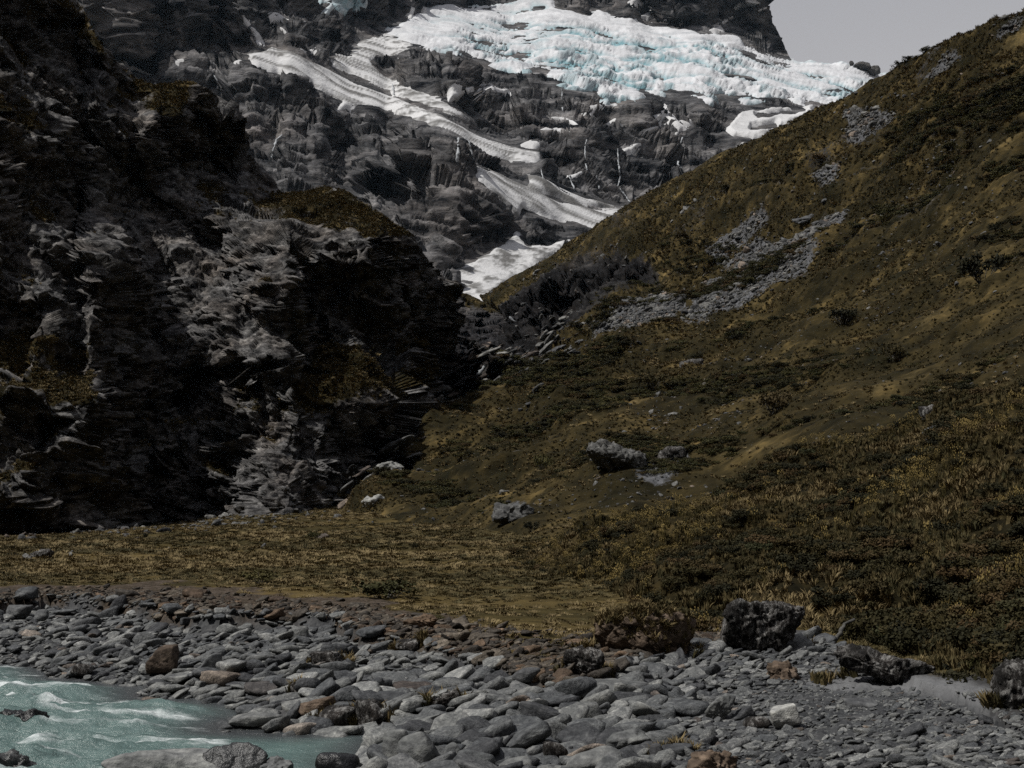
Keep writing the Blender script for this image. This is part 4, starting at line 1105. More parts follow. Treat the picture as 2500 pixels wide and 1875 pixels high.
def bush_parts(seed, rx=1.0, rz=0.7, leaves=900, leaf=0.06, clumps=14):
    """foliage as many leaf-sized faces in clumps, and woody stems under it"""
    r = np.random.default_rng(seed); V = []; T = []; Vs = []; Ts = []
    for c in range(clumps):
        a = r.uniform(0, 2 * math.pi); q = math.sqrt(r.uniform()) * 0.72
        cc = np.array([q * rx * math.cos(a), q * rx * math.sin(a), rz * (0.45 + 0.55 * r.uniform() * math.sqrt(max(0, 1 - q * q)))])
        cr = r.uniform(0.2, 0.38) * rx
        n = leaves // clumps
        for _ in range(n):
            d = r.normal(size=3); d /= np.linalg.norm(d)
            p = cc + d * cr * r.uniform(0.55, 1.05) * np.array([1, 1, 0.75])
            if p[2] < 0.02: p[2] = 0.02 + 0.05 * r.uniform()
            u = r.normal(size=3); u /= np.linalg.norm(u); v = np.cross(u, d); v /= np.linalg.norm(v) + 1e-9
            s = leaf * r.uniform(0.6, 1.4)
            k = len(V); V += [p - u * s, p + v * s * 0.6, p + u * s, p - v * s * 0.6]; T += [(k, k + 1, k + 2), (k, k + 2, k + 3)]
        s = 0.018 * rx; k = len(Vs)
        b = np.array([0.1 * rx * math.cos(a), 0.1 * rx * math.sin(a), -0.1])
        Vs += [b + [s, 0, 0], b + [-s, s, 0], b + [-s, -s, 0], cc + [s * .4, 0, 0], cc + [-s * .4, s * .4, 0], cc + [-s * .4, -s * .4, 0]]
        Ts += [(k, k + 1, k + 4), (k, k + 4, k + 3), (k + 1, k + 2, k + 5), (k + 1, k + 5, k + 4), (k + 2, k, k + 3), (k + 2, k + 3, k + 5)]
    return mesh_np('crown', np.array(V), tris=T, smooth=False), mesh_np('stems', np.array(Vs), tris=Ts, smooth=False)

def proto_from(meshes, mat):
    out = []
    for m in meshes:
        if not len(m.materials): m.materials.append(mat)
        out.append(bpy.data.objects.new('plant_shape', m))
    return out
COL_TUSS = proto_collection('tussock_shapes', proto_from([tuft_mesh(20 + k) for k in range(4)], M_TUSSOCK) + proto_from([tuft_mesh(30 + k, 36, 0.45, 0.25, 0.5) for k in range(2)], M_STRAW))
COL_MEADOW = proto_collection('meadow_shapes', proto_from([tuft_mesh(50 + k, 60, 0.24, 0.9, 0.7, 0.022) for k in range(4)], M_TUSSOCK) + proto_from([tuft_mesh(55 + k, 56, 0.26, 0.9, 0.8, 0.022) for k in range(2)], M_STRAW))
COL_SEED = proto_collection('seed_grass_shapes', proto_from([tuft_mesh(40 + k, 30, 0.36, 0.3, 0.4, 0.011, 14) for k in range(4)], M_SEED))
BUSHES = [bush_parts(60 + k) for k in range(4)]
COL_BUSH = proto_collection('scrub_shapes', proto_from([b[0] for b in BUSHES], M_LEAF))
BUSHES2 = [bush_parts(70 + k, leaves=800) for k in range(3)]
COL_BUSH2 = proto_collection('olive_scrub_shapes', proto_from([b[0] for b in BUSHES2], M_LEAF2))
print('protos', time.time() - T0)

# ------------------------------------------------------------------ named boulders
HIT_D = np.r_[np.arange(8, 60, 0.08), np.arange(60, 260, 0.4)]
def ground_hit(px, py):
    z = ground_z((px - 1250) / F * HIT_D, HIT_D, False)
    k = np.nonzero(CAMH + (HZ - py) / F * HIT_D <= z)[0]
    return float(HIT_D[k[0]]) if len(k) else 260.0
def sheet_hit(px, py, PXa, PYa, Pa):
    k = np.argmin((PXa - px) ** 2 + (PYa - py) ** 2 * 1.0)
    return Pa.reshape(-1, 3)[k]
def grid_lookup(Pgrid):
    a, b = proj(Pgrid); return a, b, Pgrid
SPL = grid_lookup(SPP); HLL = grid_lookup(HLP)

OCC_C = 0.05; OX0, OY0 = -30.0, 8.0
OCC = np.zeros((int(40 / OCC_C), int(60 / OCC_C)), np.uint8)
def occ_box(x, y, rx, ry):
    i0, i1 = int((y - ry - OY0) / OCC_C), int((y + ry - OY0) / OCC_C) + 1; j0, j1 = int((x - rx - OX0) / OCC_C), int((x + rx - OX0) / OCC_C) + 1
    return max(i0, 0), max(i1, 0), max(j0, 0), max(j1, 0)

STYLE = {'round': dict(p=7, planes=12, noise=0.05), 'slab': dict(p=13, planes=7, noise=0.05, layers=0.012), 'block': dict(p=16, planes=10, noise=0.05, facet=0.05, layers=0.01),
         'layer': dict(p=8, planes=10, noise=0.10, layers=0.05, facet=0.10, fine=0.012), 'crag': dict(p=18, planes=7, noise=0.06, facet=0.14, layers=0.02, fine=0.02), 'rough': dict(p=9, planes=12, noise=0.10, facet=0.16, fine=0.02), 'lichen': dict(p=9, planes=10, noise=0.08, facet=0.08, layers=0.03, fine=0.03)}
def boulder(box, style, mat, label, tilt=0.0, yaw=0.0, seed=None, where='ground', deep=0.75, name='boulder', sub=None, axis=None, bury=0.18, group=None):
    x0, y0, x1, y1 = box
    cx = (x0 + x1) / 2
    if where == 'ground': d0 = ground_hit(cx, y1)
    elif where == 'water': d0 = (CAMH - WZ) / ((y1 - HZ) / F)
    else: d0 = sheet_hit(cx, y1, *where)[1]
    w = (x1 - x0) / F * d0; hgt = (y1 - y0) / F * d0
    # the front foot is at d0; the top edge is seen from above, so depth takes some of the height
    dep = max(w * deep, 0.05)
    d = d0 + dep * 0.45
    view = (CAMH - 0.3) / d
    h = max(hgt - dep * 0.45 * view, hgt * 0.55) if where in ('ground', 'water') else hgt
    w *= d / d0
    hz = h * (1 + bury) / 2
    ca, sa = abs(math.cos(tilt)), abs(math.sin(tilt))
    a, c = w / 2, hz
    if sa > 0.02:      # half extents of the tilted box should match the picture
        det = ca * ca - sa * sa
        a2 = max((ca * a - sa * c) / det, a * 0.7) if det > 0.2 else a; c2 = max((ca * c - sa * a) / det, c * 0.35) if det > 0.2 else c * 0.6
        a, c = a2, c2
    if seed is None: seed = int(x0 * 7 + y0 * 13) % 9973
    kw = dict(STYLE[style])
    if axis is not None: kw['lay_axis'] = axis
    if sub is None: sub = 5 if w * F / d > 70 else 4
    me = rock_mesh(name, seed, sub, (a, dep / 2, c), **kw)
    X = (cx - 1250) / F * d
    if where == 'ground': gz = float(ground_z(np.array([X]), np.array([d]), False)[0])
    elif where == 'water': gz = WZ
    else: gz = CAMH + (HZ - y1) / F * d0
    o = link(name, me, mat, label=label, cat='boulder' if name == 'boulder' else 'rock', group=group, loc=(X, d, gz + h - hz))
    o.rotation_euler = (0, tilt, yaw)
    if where in ('ground', 'water'):
        i0, i1, j0, j1 = occ_box(X, d, w * 0.42, dep * 0.42); OCC[i0:i1, j0:j1] = 1
    return o

R = math.radians
B = boulder
B((351,1582,441,1655), 'block', M_RUST, 'rust brown angular boulder on the cobbles near the river edge', -0.15)
B((-10,1728,116,1792), 'rough', M_WETROCK, 'black wet rock standing in the river at the left edge', where='water', bury=0.35)
B((-40,1838,90,1900), 'rough', M_WETROCK, 'dark broken rock in the bottom left corner of the river', where='water', bury=0.5)
B((255,1832,600,1905), 'slab', M_STONE, 'long flat grey slab lying in the river at the bottom edge', 0.0, where='water', deep=0.35, bury=0.5)
B((500,1816,668,1905), 'block', M_WETROCK, 'black blocky boulder on the grey slab in the river', where='water', deep=0.6, bury=0.4)
B((628,1826,735,1905), 'rough', M_PALE, 'pale grey pitted boulder right of the black block in the river', 0.3, where='water', deep=0.6, bury=0.4)
B((772,1836,892,1900), 'round', M_WETROCK, 'rounded dark boulder at the water edge, bottom of the picture', where='water', deep=0.7, bury=0.4)
B((553,1750,690,1786), 'round', M_STONE, 'low flat grey boulder at the tip of the shingle by the water', deep=0.5)
B((933,1781,1000,1880), 'round', M_STONE, 'upright grey boulder half hidden beside the largest near boulder', deep=0.8)
B((955,1781,1078,1885), 'round', M_STONE, 'largest rounded grey boulder at the water edge, bottom centre', -0.25, deep=0.8)
B((1076,1805,1142,1880), 'round', M_STONE, 'tall egg shaped speckled boulder beside the largest one', -0.3)
B((1114,1830,1208,1895), 'round', M_STONE, 'grey rounded boulder cut by the bottom edge, left of centre')
B((1206,1850,1300,1905), 'round', M_STONE, 'low grey boulder cut by the bottom edge in the centre')
B((1224,1752,1360,1840), 'slab', M_STONE, 'big tilted dark grey slab with a rusty lower corner', R(-24), deep=0.45)
B((1318,1812,1386,1864), 'round', M_DARK, 'smooth round dark grey boulder right of the tilted slab')
B((1385,1818,1400,1850), 'round', M_STONE, 'small egg stone between two big boulders')
B((1383,1820,1522,1905), 'round', M_STONE, 'broad domed grey boulder at the bottom edge, centre', deep=0.7)
B((1473,1772,1592,1842), 'block', M_STONE, 'long block shaped grey boulder with a light top edge', R(-10), deep=0.55)
B((1585,1815,1625,1862), 'round', M_PALE, 'mottled pale boulder leaning on a dark one')
B((1605,1815,1690,1860), 'round', M_STONE, 'dark boulder behind the brown one at the bottom edge')
B((1676,1830,1808,1905), 'rough', M_RUST, 'brown rough boulder at the bottom edge right of centre', deep=0.7)
B((1387,1662,1605,1712), 'slab', M_STONE, 'long low slab with brown sandy top among the cobbles', R(3), deep=0.5)
B((1376,1580,1480,1650), 'layer', M_DARK, 'dark mossy stack of layered rock in the grass tongue')
B((1434,1467,1700,1610), 'layer', M_RUST, 'large brown layered mound of weathered schist', R(10), deep=0.4, axis=(0.55, 0.1, 0.8), sub=6)
B((1765,1462,1955,1600), 'crag', M_DARK, 'large black boulder spotted with pale lichen under the scrub', R(6), deep=0.55, axis=(0.9, 0.1, 0.3), sub=6)
B((2018,1562,2265,1672), 'crag', M_DARK, 'large dark boulder with slanting layers beside the driftwood', R(14), deep=0.5, axis=(0.75, 0.1, -0.6), sub=6)
B((1873,1617,1956,1663), 'rough', M_RUST, 'rusty red stone left of the slanting layered boulder')
B((2430,1611,2560,1735), 'rough', M_DARK, 'black boulder cut by the right edge', deep=0.7)
B((1720,1686,1795,1762), 'block', M_STONE, 'tilted angular stone leaning to the right on the fine gravel', R(38))
B((1808,1747,1878,1780), 'round', M_DARK, 'rounded dark stone in front of the pale flat slab', bury=0.3)
B((1872,1714,1953,1782), 'slab', M_PALE, 'pale flat slab with a rusty edge', R(-18), deep=0.9)
B((2060,1707,2155,1736), 'slab', M_PALE, 'flat light grey slab lying alone on the fine gravel', deep=0.7)
B((812,1640,886,1692), 'round', M_STONE, 'oval grey boulder tilted up to the right', R(-28))
B((705,1656,760,1710), 'round', M_DARK, 'dark upright oval stone left of the oval grey boulder', R(-30))
B((714,1700,822,1757), 'slab', M_RUST, 'brownish angular slab behind the waterside boulders', R(-16), deep=0.5)
B((770,1736,868,1782), 'round', M_DARK, 'dark smooth boulder at the end of the still water')
B((868,1718,948,1782), 'block', M_DARK, 'dark pointed block at the end of the still water')
B((944,1740,1082,1788), 'slab', M_STONE, 'long slab rising to the right beside the water', R(-14), deep=0.4)
B((1052,1736,1130,1792), 'round', M_STONE, 'broad grey boulder behind the egg shaped one', R(-15))
B((1128,1732,1202,1772), 'round', M_PALE, 'light grey rounded boulder in the middle of the bar')
B((915,1690,1010,1728), 'slab', M_STONE, 'flat grey slab, left of two crossed slabs')
B((995,1684,1102,1732), 'slab', M_STONE, 'brown grey slab slanting up to the right, one of two crossed slabs', R(-20), deep=0.4)
B((1048,1690,1128,1742), 'rough', M_DARK, 'dark knobbly boulder beside the crossed slabs', R(-25))
B((756,1591,848,1642), 'block', M_DARK, 'dark slab shaped boulder high on the cobble slope')
B((944,1653,996,1682), 'round', M_PALE, 'pale rounded boulder in the middle of the cobble slope')
B((1250,1662,1320,1698), 'round', M_PALE, 'whitish lumpy boulder near the grass tongue')
B((966,1562,1028,1596), 'block', M_DARK, 'dark block below the bare sandy top of the bank')
B((288,1583,330,1622), 'block', M_PALE, 'pale angular stone left of the rust brown boulder')
B((490,1585,545,1650), 'slab', M_PALE, 'pale slab leaning against dark stones right of the rust brown boulder', R(-40))
B((163,1615,235,1660), 'round', M_DARK, 'smooth dark boulder at the left waterline', R(-15))
B((395,1640,470,1675), 'slab', M_STONE, 'flat grey slab in front of the rust brown boulder', R(-12))
B((12,1478,75,1515), 'block', M_PALE, 'pale angular block on the bank at the far left')
B((85,1486,120,1515), 'round', M_PALE, 'light grey round block on the bank near the left edge')
B((30,1440,88,1468), 'round', M_STONE, 'grey boulder on top of the bank at the far left')
B((280,1440,345,1462), 'round', M_STONE_BROWN, 'brown boulder on the edge of the bank')
B((440,1436,500,1462), 'round', M_STONE_BROWN, 'pale brown boulder on the bank edge right of another')
B((985,1500,1075,1532), 'layer', M_STONE_BROWN, 'brown mound of stones on the grass edge in the centre', deep=0.5)
B((70,1340,125,1368), 'rough', M_DARK, 'dark brown mound on the flat at the far left', deep=0.6)
B((1195,1232,1300,1275), 'rough', M_CRAG, 'heap of grey rubble at the foot of the hillside', where=HLL, deep=0.6)
B((1432,1072,1590,1152), 'rough', M_CRAG, 'big brown grey overhanging boulder on the lower hillside', R(10), where=HLL, deep=0.6, sub=6)
B((1608,1088,1672,1132), 'rough', M_DARK, 'smaller dark boulder right of the big overhanging one', where=HLL)
B((2255,1016,2342,1068), 'slab', M_PALE, 'white spotted slab on the crest of the near spur', R(-22), where=SPL)
B((2240,985,2290,1020), 'rough', M_DARK, 'dark rock just above the white spotted slab', where=SPL)
B((1938,508,2022,545), 'rough', M_PALE, 'long pale rock sticking out above the scree', R(-18), where=HLL, deep=0.4)
B((1655,870,1715,905), 'layer', M_DARK, 'dark hump of rock on the middle hillside', where=HLL, deep=0.7)
B((905,1118,985,1165), 'rough', M_PALE, 'pale pinkish slab at the lower left edge of the hillside', R(-12), where=HLL, deep=0.5)
B((880,1205,950,1235), 'rough', M_PALE, 'pale slab low at the left foot of the hillside', R(-8), where=HLL)
B((1290,930,1340,962), 'slab', M_CRAG, 'dark crag with a pale side on the left hillside', R(-20), where=HLL)
B((1360,845,1400,868), 'slab', M_PALE, 'small pale rock near the foot of the grey slabs', R(-25), where=HLL)
# far rocks on the glacier skyline
for (x0, y0, x1, y1), lab in (((2074,150,2086,161), 'leftmost small black rock on the glacier skyline'), ((2086,152,2122,170), 'middle black rock on the glacier skyline'), ((2112,160,2146,184), 'black rock on the glacier skyline nearest the hillside')):
    w = (x1 - x0) / F * 2480 / 2; hgt = (y1 - y0) / F * 2480 / 2
    o = link('skyline_rock', rock_mesh('skyline_rock', x0, 4, (w, w, hgt), p=10, noise=0.15, facet=0.15), M_DARK, label=lab, cat='rock', loc=tuple(at((x0 + x1) / 2, (y0 + y1) / 2, 2440)), group='black rocks on the glacier skyline')
print('boulders', time.time() - T0)

# ------------------------------------------------------------------ cobble bar
rs = np.random.default_rng(33)
N = 230000
cand_d = 13.5 * (44.0 / 13.5) ** rs.uniform(size=N)
cand_px = rs.uniform(-350, 2850, N)
cx = (cand_px - 1250) / F * cand_d; cy = cand_d
cz = ground_z(cx, cy, True)
cpx_, cpy_ = proj(np.stack([cx, cy, cz], -1))
Qc = np.stack([cx, cy, 0 * cx], -1)
river_s = poly_sd(cx, cy, river_poly)
eg = cy - edge_y(cx)
bar = (eg < 0.25 + 2.5 * sstep(5.0, 7.0, cx)) & (river_s < 0.25)
fine_r = sstep(1500, 1800, cpx_ + 0.6 * (cpy_ - 1700)) * sstep(1560, 1640, cpy_)
coarse = sstep(620, 800, cpx_) * sstep(1800, 1560, cpx_) * sstep(1600, 1700, cpy_)
med = 0.052 + 0.020 * coarse - 0.018 * fine_r + 0.02 * fbm(Qc, 0.35, 2, 601)
size = med * np.exp(rs.normal(0, 0.62 + 0.10 * coarse - 0.16 * fine_r, N))
size = np.clip(size, 0.030, 0.38)
tongue = poly_sd(cpx_, cpy_, [(1100,1520),(1330,1530),(1460,1560),(1500,1640),(1430,1675),(1280,1660),(1160,1590)]) > 0
keep = bar & ~((poly_sd(cpx_, cpy_, SAND) > 0) & (rs.uniform(size=N) < 0.85)) & ~(tongue & (rs.uniform(size=N) < 0.8))
order = np.argsort(-size[keep]); ids = np.nonzero(keep)[0][order]
acc = []
for i in ids:
    r_ = size[i] * 0.66
    i0, i1, j0, j1 = occ_box(cx[i], cy[i], r_, r_ * 0.8)
    blk = OCC[i0:i1, j0:j1]
    if blk.size == 0 or blk.mean() > 0.50: continue
    acc.append(i); OCC[i0:i1, j0:j1] = 1
acc = np.array(acc)
print('stones', len(acc))
yaw = rs.normal(0.1, 0.75, N) + math.pi * rs.integers(0, 2, N); tx = rs.normal(0.05, 0.28, N); ty = rs.normal(0, 0.2, N) - 0.30 * np.cos(yaw) * rs.uniform(0, 1.6, N)
inframe = (cpx_[acc] > -20) & (cpx_[acc] < 2520) & (cpy_[acc] < 1890)
shown = size[acc] / cy[acc] * inframe
top = set(acc[np.argsort(-shown)[:290]].tolist())
for i in acc:
    if i in top:
        big = 'large' if size[i] > 0.2 else 'small'
        if cpy_[i] > 1780: zone = 'along the bottom edge of the picture'
        elif cpx_[i] < 420: zone = 'on the far left bank above the river'
        elif cpx_[i] < 950 and cpy_[i] < 1640: zone = 'on the cobble slope below the grass flat'
        elif cpx_[i] < 950: zone = 'beside the still water'
        elif cpx_[i] < 1400 and cpy_[i] < 1700: zone = 'below the tongue of grass'
        elif cpx_[i] < 1650: zone = 'in the middle of the cobble bar'
        else: zone = 'on the fine gravel at the right'
        o = link('river_stone', STONES[i % len(STONES)], label=f'{big} loose schist stone lying {zone}', cat='stone', group='loose stones on the cobble bar', loc=(cx[i], cy[i], cz[i] + size[i] * 0.18))
        o.scale = (size[i],) * 3; o.rotation_euler = (tx[i], ty[i], yaw[i])
rest = np.array([i for i in acc if i not in top])
scatter('cobbles', np.stack([cx[rest], cy[rest], cz[rest] + size[rest] * 0.2], -1), np.stack([tx[rest], ty[rest], yaw[rest]], -1), size[rest], COL_STONE, 14)
# brown stones on the terrace behind the bank
tb = np.nonzero((eg > 0.0) & (eg < 9.0 + 3 * fbm(Qc, 0.3, 2, 602)) & (rs.uniform(size=N) < 0.9 * sstep(9, 0.5, eg)) & (cpx_ < 1900))[0][:9000]
tsz = np.clip(0.065 * np.exp(rs.normal(0, 0.5, N)), 0.03, 0.28)
scatter('terrace_pebbles', np.stack([cx[tb], cy[tb], cz[tb] + tsz[tb] * 0.15], -1), np.stack([tx[tb], ty[tb], yaw[tb]], -1), tsz[tb], COL_BROWN, 8)
print('cobbles', time.time() - T0)

# ------------------------------------------------------------------ grass, scrub and scree
def grid_pick(P, weight, n, r):
    Pc = (P[:-1, :-1] + P[1:, 1:]) / 2
    ar = np.linalg.norm(np.cross(P[:-1, 1:] - P[:-1, :-1], P[1:, :-1] - P[:-1, :-1]), axis=-1)
    w = (ar ** 0.6 * weight[:-1, :-1]).ravel(); w = np.clip(w, 0, None); w /= w.sum()
    k = r.choice(len(w), n, p=w)
    i, j = np.unravel_index(k, Pc.shape[:2])
    a, b = r.uniform(size=(2, n, 1))
    return P[i, j] + (P[i, j + 1] - P[i, j]) * a + (P[i + 1, j] - P[i, j]) * b, i, j
rg = np.random.default_rng(44)
def rots(n, t=0.2): return np.stack([rg.normal(0, t, n), rg.normal(0, t, n), rg.uniform(0, 6.28, n)], -1)

# the flat
inside = (np.abs(proj(GRP)[0] - 1250) < 1500) & (GRP[..., 1] > 20) & (GRP[..., 1] < 215)
w = GRA['turf'] ** 2 * inside * np.clip(0.6 + 0.8 * fbm(GRP * [0.5, 1, 0], 1 / 7.0, 3, 611), 0.1, 1.5)
p, i, j = grid_pick(GRP, w, 60000, rg)
s = rg.uniform(0.35, 0.85, len(p)) * np.clip(p[:, 1] / 60.0, 0.6, 1.4)
st = fbm(p * [0.4, 1, 0], 1 / 6.0, 3, 612)
scatter('meadow_grass', p, rots(len(p)), np.stack([s, s, s * rg.uniform(0.35, 0.8, len(s))], -1), COL_MEADOW, 6, idx=np.where(st > 0.05, 4 + (i % 2), i % 4))
# the near spur
w = np.ones(SPP.shape[:2]) * np.clip(0.6 + fbm(SPP, 1 / 5.0, 3, 613), 0.05, 2)
p, i, j = grid_pick(SPP, w, 19000, rg); s = rg.uniform(0.3, 0.95, len(p))
scatter('spur_grass', p, rots(len(p)), s, COL_TUSS, 6, idx=np.where(fbm(p, 1 / 5.0, 3, 619) > 0.28, 4 + (i % 2), i % 4))
w = np.clip(-0.1 + 1.4 * fbm(SPP, 1 / 7.0, 3, 618) + 0.35 * sstep(0.25, 0.75, np.linspace(0, 1, SPP.shape[0]))[:, None], 0, 2)
p, i, j = grid_pick(SPP, w, 1500, rg); s = rg.uniform(0.5, 1.0, len(p))
scatter('seed_head_grass', p, rots(len(p), 0.12), s, COL_SEED, 4)
low = sstep(0.8, 0.3, np.linspace(0, 1, SPP.shape[0]))[:, None] * np.ones(SPP.shape[1])
w = np.clip(0.15 + 1.3 * fbm(SPP, 1 / 6.0, 3, 614) + 0.5 * low * sstep(1700, 2100, SPPX), 0, 2)
p, i, j = grid_pick(SPP, w, 2400, rg); s = rg.uniform(0.25, 0.75, len(p))
scatter('spur_scrub', p, rots(len(p), 0.1), np.stack([s, s, s * rg.uniform(0.6, 1.0, len(s))], -1), COL_BUSH, 4)
# the hillside
vis = sstep(-0.15, 0.0, (HLPX + 100) / 2500.0) * (HLPX < 2650)
w = HLA['grass'] ** 2 * (1 - HLA['scree']) * vis * np.clip(0.5 + fbm(streak(HLP, 0.5), 1 / 14.0, 3, 615), 0.05, 2)
p, i, j = grid_pick(HLP, w, 40000, rg); s = rg.uniform(0.5, 1.6, len(p)) * np.clip(p[:, 1] / 200.0, 0.6, 1.8)
scatter('hillside_tussock', p, rots(len(p)), np.stack([s * 1.25, s * 1.25, s * rg.uniform(0.45, 0.9, len(s))], -1), COL_TUSS, 6, idx=np.where(fbm(streak(p, 0.5), 1 / 9.0, 3, 616) > 0.2, 4 + (i % 2), i % 4))
w = HLA['grass'] * vis * np.clip(-0.22 + 1.8 * fbm(streak(HLP, 0.5), 1 / 24.0, 3, 617), 0, 2) * sstep(500, 250, HLP[..., 1])
p, i, j = grid_pick(HLP, w, 2600, rg); s = rg.uniform(0.5, 1.5, len(p)) * np.clip(p[:, 1] / 180.0, 0.7, 1.5)
scatter('hillside_scrub', p - [0, 0, 0.1], rots(len(p), 0.1), np.stack([s * 1.2, s * 1.2, s * 0.75], -1), COL_BUSH, 4)
p, i, j = grid_pick(HLP, w, 2200, rg); s = rg.uniform(0.5, 1.5, len(p)) * np.clip(p[:, 1] / 180.0, 0.7, 1.5)
scatter('hillside_olive_scrub', p - [0, 0, 0.1], rots(len(p), 0.1), np.stack([s * 1.2, s * 1.2, s * 0.7], -1), COL_BUSH2, 3)
w = (HLA['scree'] ** 2 * 1.0 + 0.006) * vis
p, i, j = grid_pick(HLP, w, 18000, rg); s = np.clip(0.27 * np.exp(rg.normal(0, 0.6, len(p))), 0.1, 1.8) * np.clip(p[:, 1] / 330.0, 0.4, 1.3)
scatter('scree', p, rots(len(p), 0.5), s, COL_CRAG, 6)
gul = sstep(45, 0, seg_d(HLPX, HLPY, [(800,1235),(860,1165),(936,1100),(1005,1045),(1060,1000),(1130,965),(1225,910),(1300,875),(1400,815)]))
p, i, j = grid_pick(HLP, gul * (HLPY > 780), 900, rg); s = np.clip(0.7 * np.exp(rg.normal(0, 0.55, len(p))), 0.25, 2.6)
scatter('gully_rubble', p, np.stack([rg.normal(0, 0.2, len(p)), rg.normal(-0.5, 0.2, len(p)), rg.normal(0, 0.5, len(p))], -1), np.stack([s * 1.5, s, s * 0.7], -1), COL_CRAG, 6)
bt = []
for o in [o for o in COL.objects if o.name.startswith('boulder') and o.get('label', '').split(' ')[0] in ('large', 'black', 'dark') and 15 < o.location.y < 60]:
    bb = np.array([v[:] for v in o.bound_box]); rx_, ry_ = np.abs(bb[:, 0]).max() * 0.95, np.abs(bb[:, 1]).max() * 1.0
    for _ in range(26):
        a = rg.uniform(-0.3, math.pi + 0.3); bt.append((o.location.x + rx_ * math.cos(a) * rg.uniform(0.95, 1.25), o.location.y + ry_ * math.sin(a) * rg.uniform(0.9, 1.3)))
mound = [o for o in COL.objects if o.get('label', '').startswith('large brown layered mound')][0]
mv = np.array([(mound.matrix_basis @ v.co)[:] for v in mound.data.vertices]); mn = np.array([(mound.matrix_basis.to_3x3() @ v.normal)[:] for v in mound.data.vertices])
mk = np.nonzero((mn[:, 2] > 0.15))[0]; mk = rg.choice(mk, 260)
scatter('mound_grass', mv[mk] - mn[mk] * 0.02, np.stack([0.6 * -mn[mk, 1], 0.6 * mn[mk, 0], rg.uniform(0, 6.28, len(mk))], -1), rg.uniform(0.25, 0.55, len(mk)), COL_TUSS, 6, idx=np.where(rg.uniform(size=len(mk)) < 0.6, 4 + rg.integers(0, 2, len(mk)), rg.integers(0, 4, len(mk))))
bt = np.array(bt); bz = ground_z(bt[:, 0], bt[:, 1], True)
s = rg.uniform(0.3, 0.8, len(bt))
scatter('bank_grass', np.c_[bt, bz], rots(len(bt)), s, COL_TUSS, 6)
cn = blur(grid_normals(CLP)[..., 2], 1)
p, i, j = grid_pick(CLP, np.clip(CLA['grass'] - 0.3, 0, 1) * np.clip(cn - 0.05, 0, 1), 15000, rg)
p = p[p[:, 0] / p[:, 1] > -0.45]; s = rg.uniform(0.6, 1.8, len(p))
scatter('ledge_grass', p, rots(len(p)), np.stack([s * 1.2, s * 1.2, s * 0.7], -1), COL_TUSS, 6)
# stones at the cliff foot and on the flat
w = sstep(120, 165, GRP[..., 1]) * sstep(215, 185, GRP[..., 1]) * inside * sstep(-20, -45, GRP[..., 0]) + 0.02 * inside * sstep(50, 80, GRP[..., 1])
p, i, j = grid_pick(GRP, w, 1500, rg); s = np.clip(0.22 * np.exp(rg.normal(0, 0.55, len(p))), 0.08, 1.2)
scatter('rockfall_rubble', p, rots(len(p), 0.5), s, COL_CRAG, 6)
print('plants', time.time() - T0)

# ------------------------------------------------------------------ shrubs one can tell apart
def shrub(cx, y1, w, h, lab, where, k=0, mats=(M_LEAF,), olive=False):
    if where == 'ground':
        d = ground_hit(cx, y1); p = np.array([(cx - 1250) / F * d, d, CAMH + (HZ - y1) / F * d])
    else: p = sheet_hit(cx, y1, *where)
    root = bpy.data.objects.new('shrub', None); COL.objects.link(root)
    root.location = p; root['label'] = lab; root['category'] = 'shrub'; root['group'] = 'single shrubs on hillside and flat'
    sx = w / F * p[1] / 2; sz = h / F * p[1] / 0.95
    c, s_ = (BUSHES2 if olive else BUSHES)[k % 3]
    for nm, m in (('crown', c), ('stems', s_)):
        if nm == 'stems' and not len(m.materials): m.materials.append(M_WOOD)
        o = link(nm, m, parent=root); o.scale = (sx, sx, sz); o.rotation_euler = (0, 0, k * 1.3)
    return root
shrub(1330, 1152, 66, 52, 'round olive bush on the lower hillside left of the big boulder', HLL, 0, olive=True)
shrub(1300, 1298, 46, 28, 'dark low shrub at the foot of the hillside beside rubble', HLL, 1)
shrub(1010, 1345, 30, 26, 'small dark shrub alone on the grass flat', 'ground', 2)
shrub(975, 1348, 22, 10, 'tiny dark tuft left of the small shrub on the flat', 'ground', 0)
shrub(765, 1318, 44, 24, 'low brown bush on the left part of the flat', 'ground', 1, olive=True)
shrub(355, 1316, 18, 18, 'small dark bush near the cliff foot on the left', 'ground', 2)
shrub(1890, 1010, 120, 72, 'large black shrub patch on the slope above the near spur', HLL, 0)
shrub(1600, 950, 70, 40, 'dark shrub right of the dark rock hump', HLL, 1)
shrub(1770, 470, 60, 22, 'dark green shrub high on the hillside near the crest', HLL, 2)
shrub(2060, 790, 110, 50, 'dark shrub group on the middle right hillside', HLL, 0)
shrub(2400, 690, 130, 80, 'broad dark shrub at the right edge of the hillside', HLL, 1)
shrub(2180, 880, 70, 46, 'dark shrub above the white spotted slab', HLL, 2)
shrub(2000, 400, 60, 30, 'dark shrub beside a scree patch high on the right', HLL, 0)
shrub(1060, 1520, 60, 24, 'low green bush at the front edge of the grass flat', 'ground', 1, olive=True)
shrub(940, 1462, 200, 60, 'wide green thicket on the front of the grass flat', 'ground', 2, olive=True)
shrub(640, 1425, 130, 40, 'low green thicket on the left of the grass flat', 'ground', 0, olive=True)
shrub(2380, 1640, 60, 50, 'brown bushy tussock behind the black boulder at right', SPL, 1, olive=True)

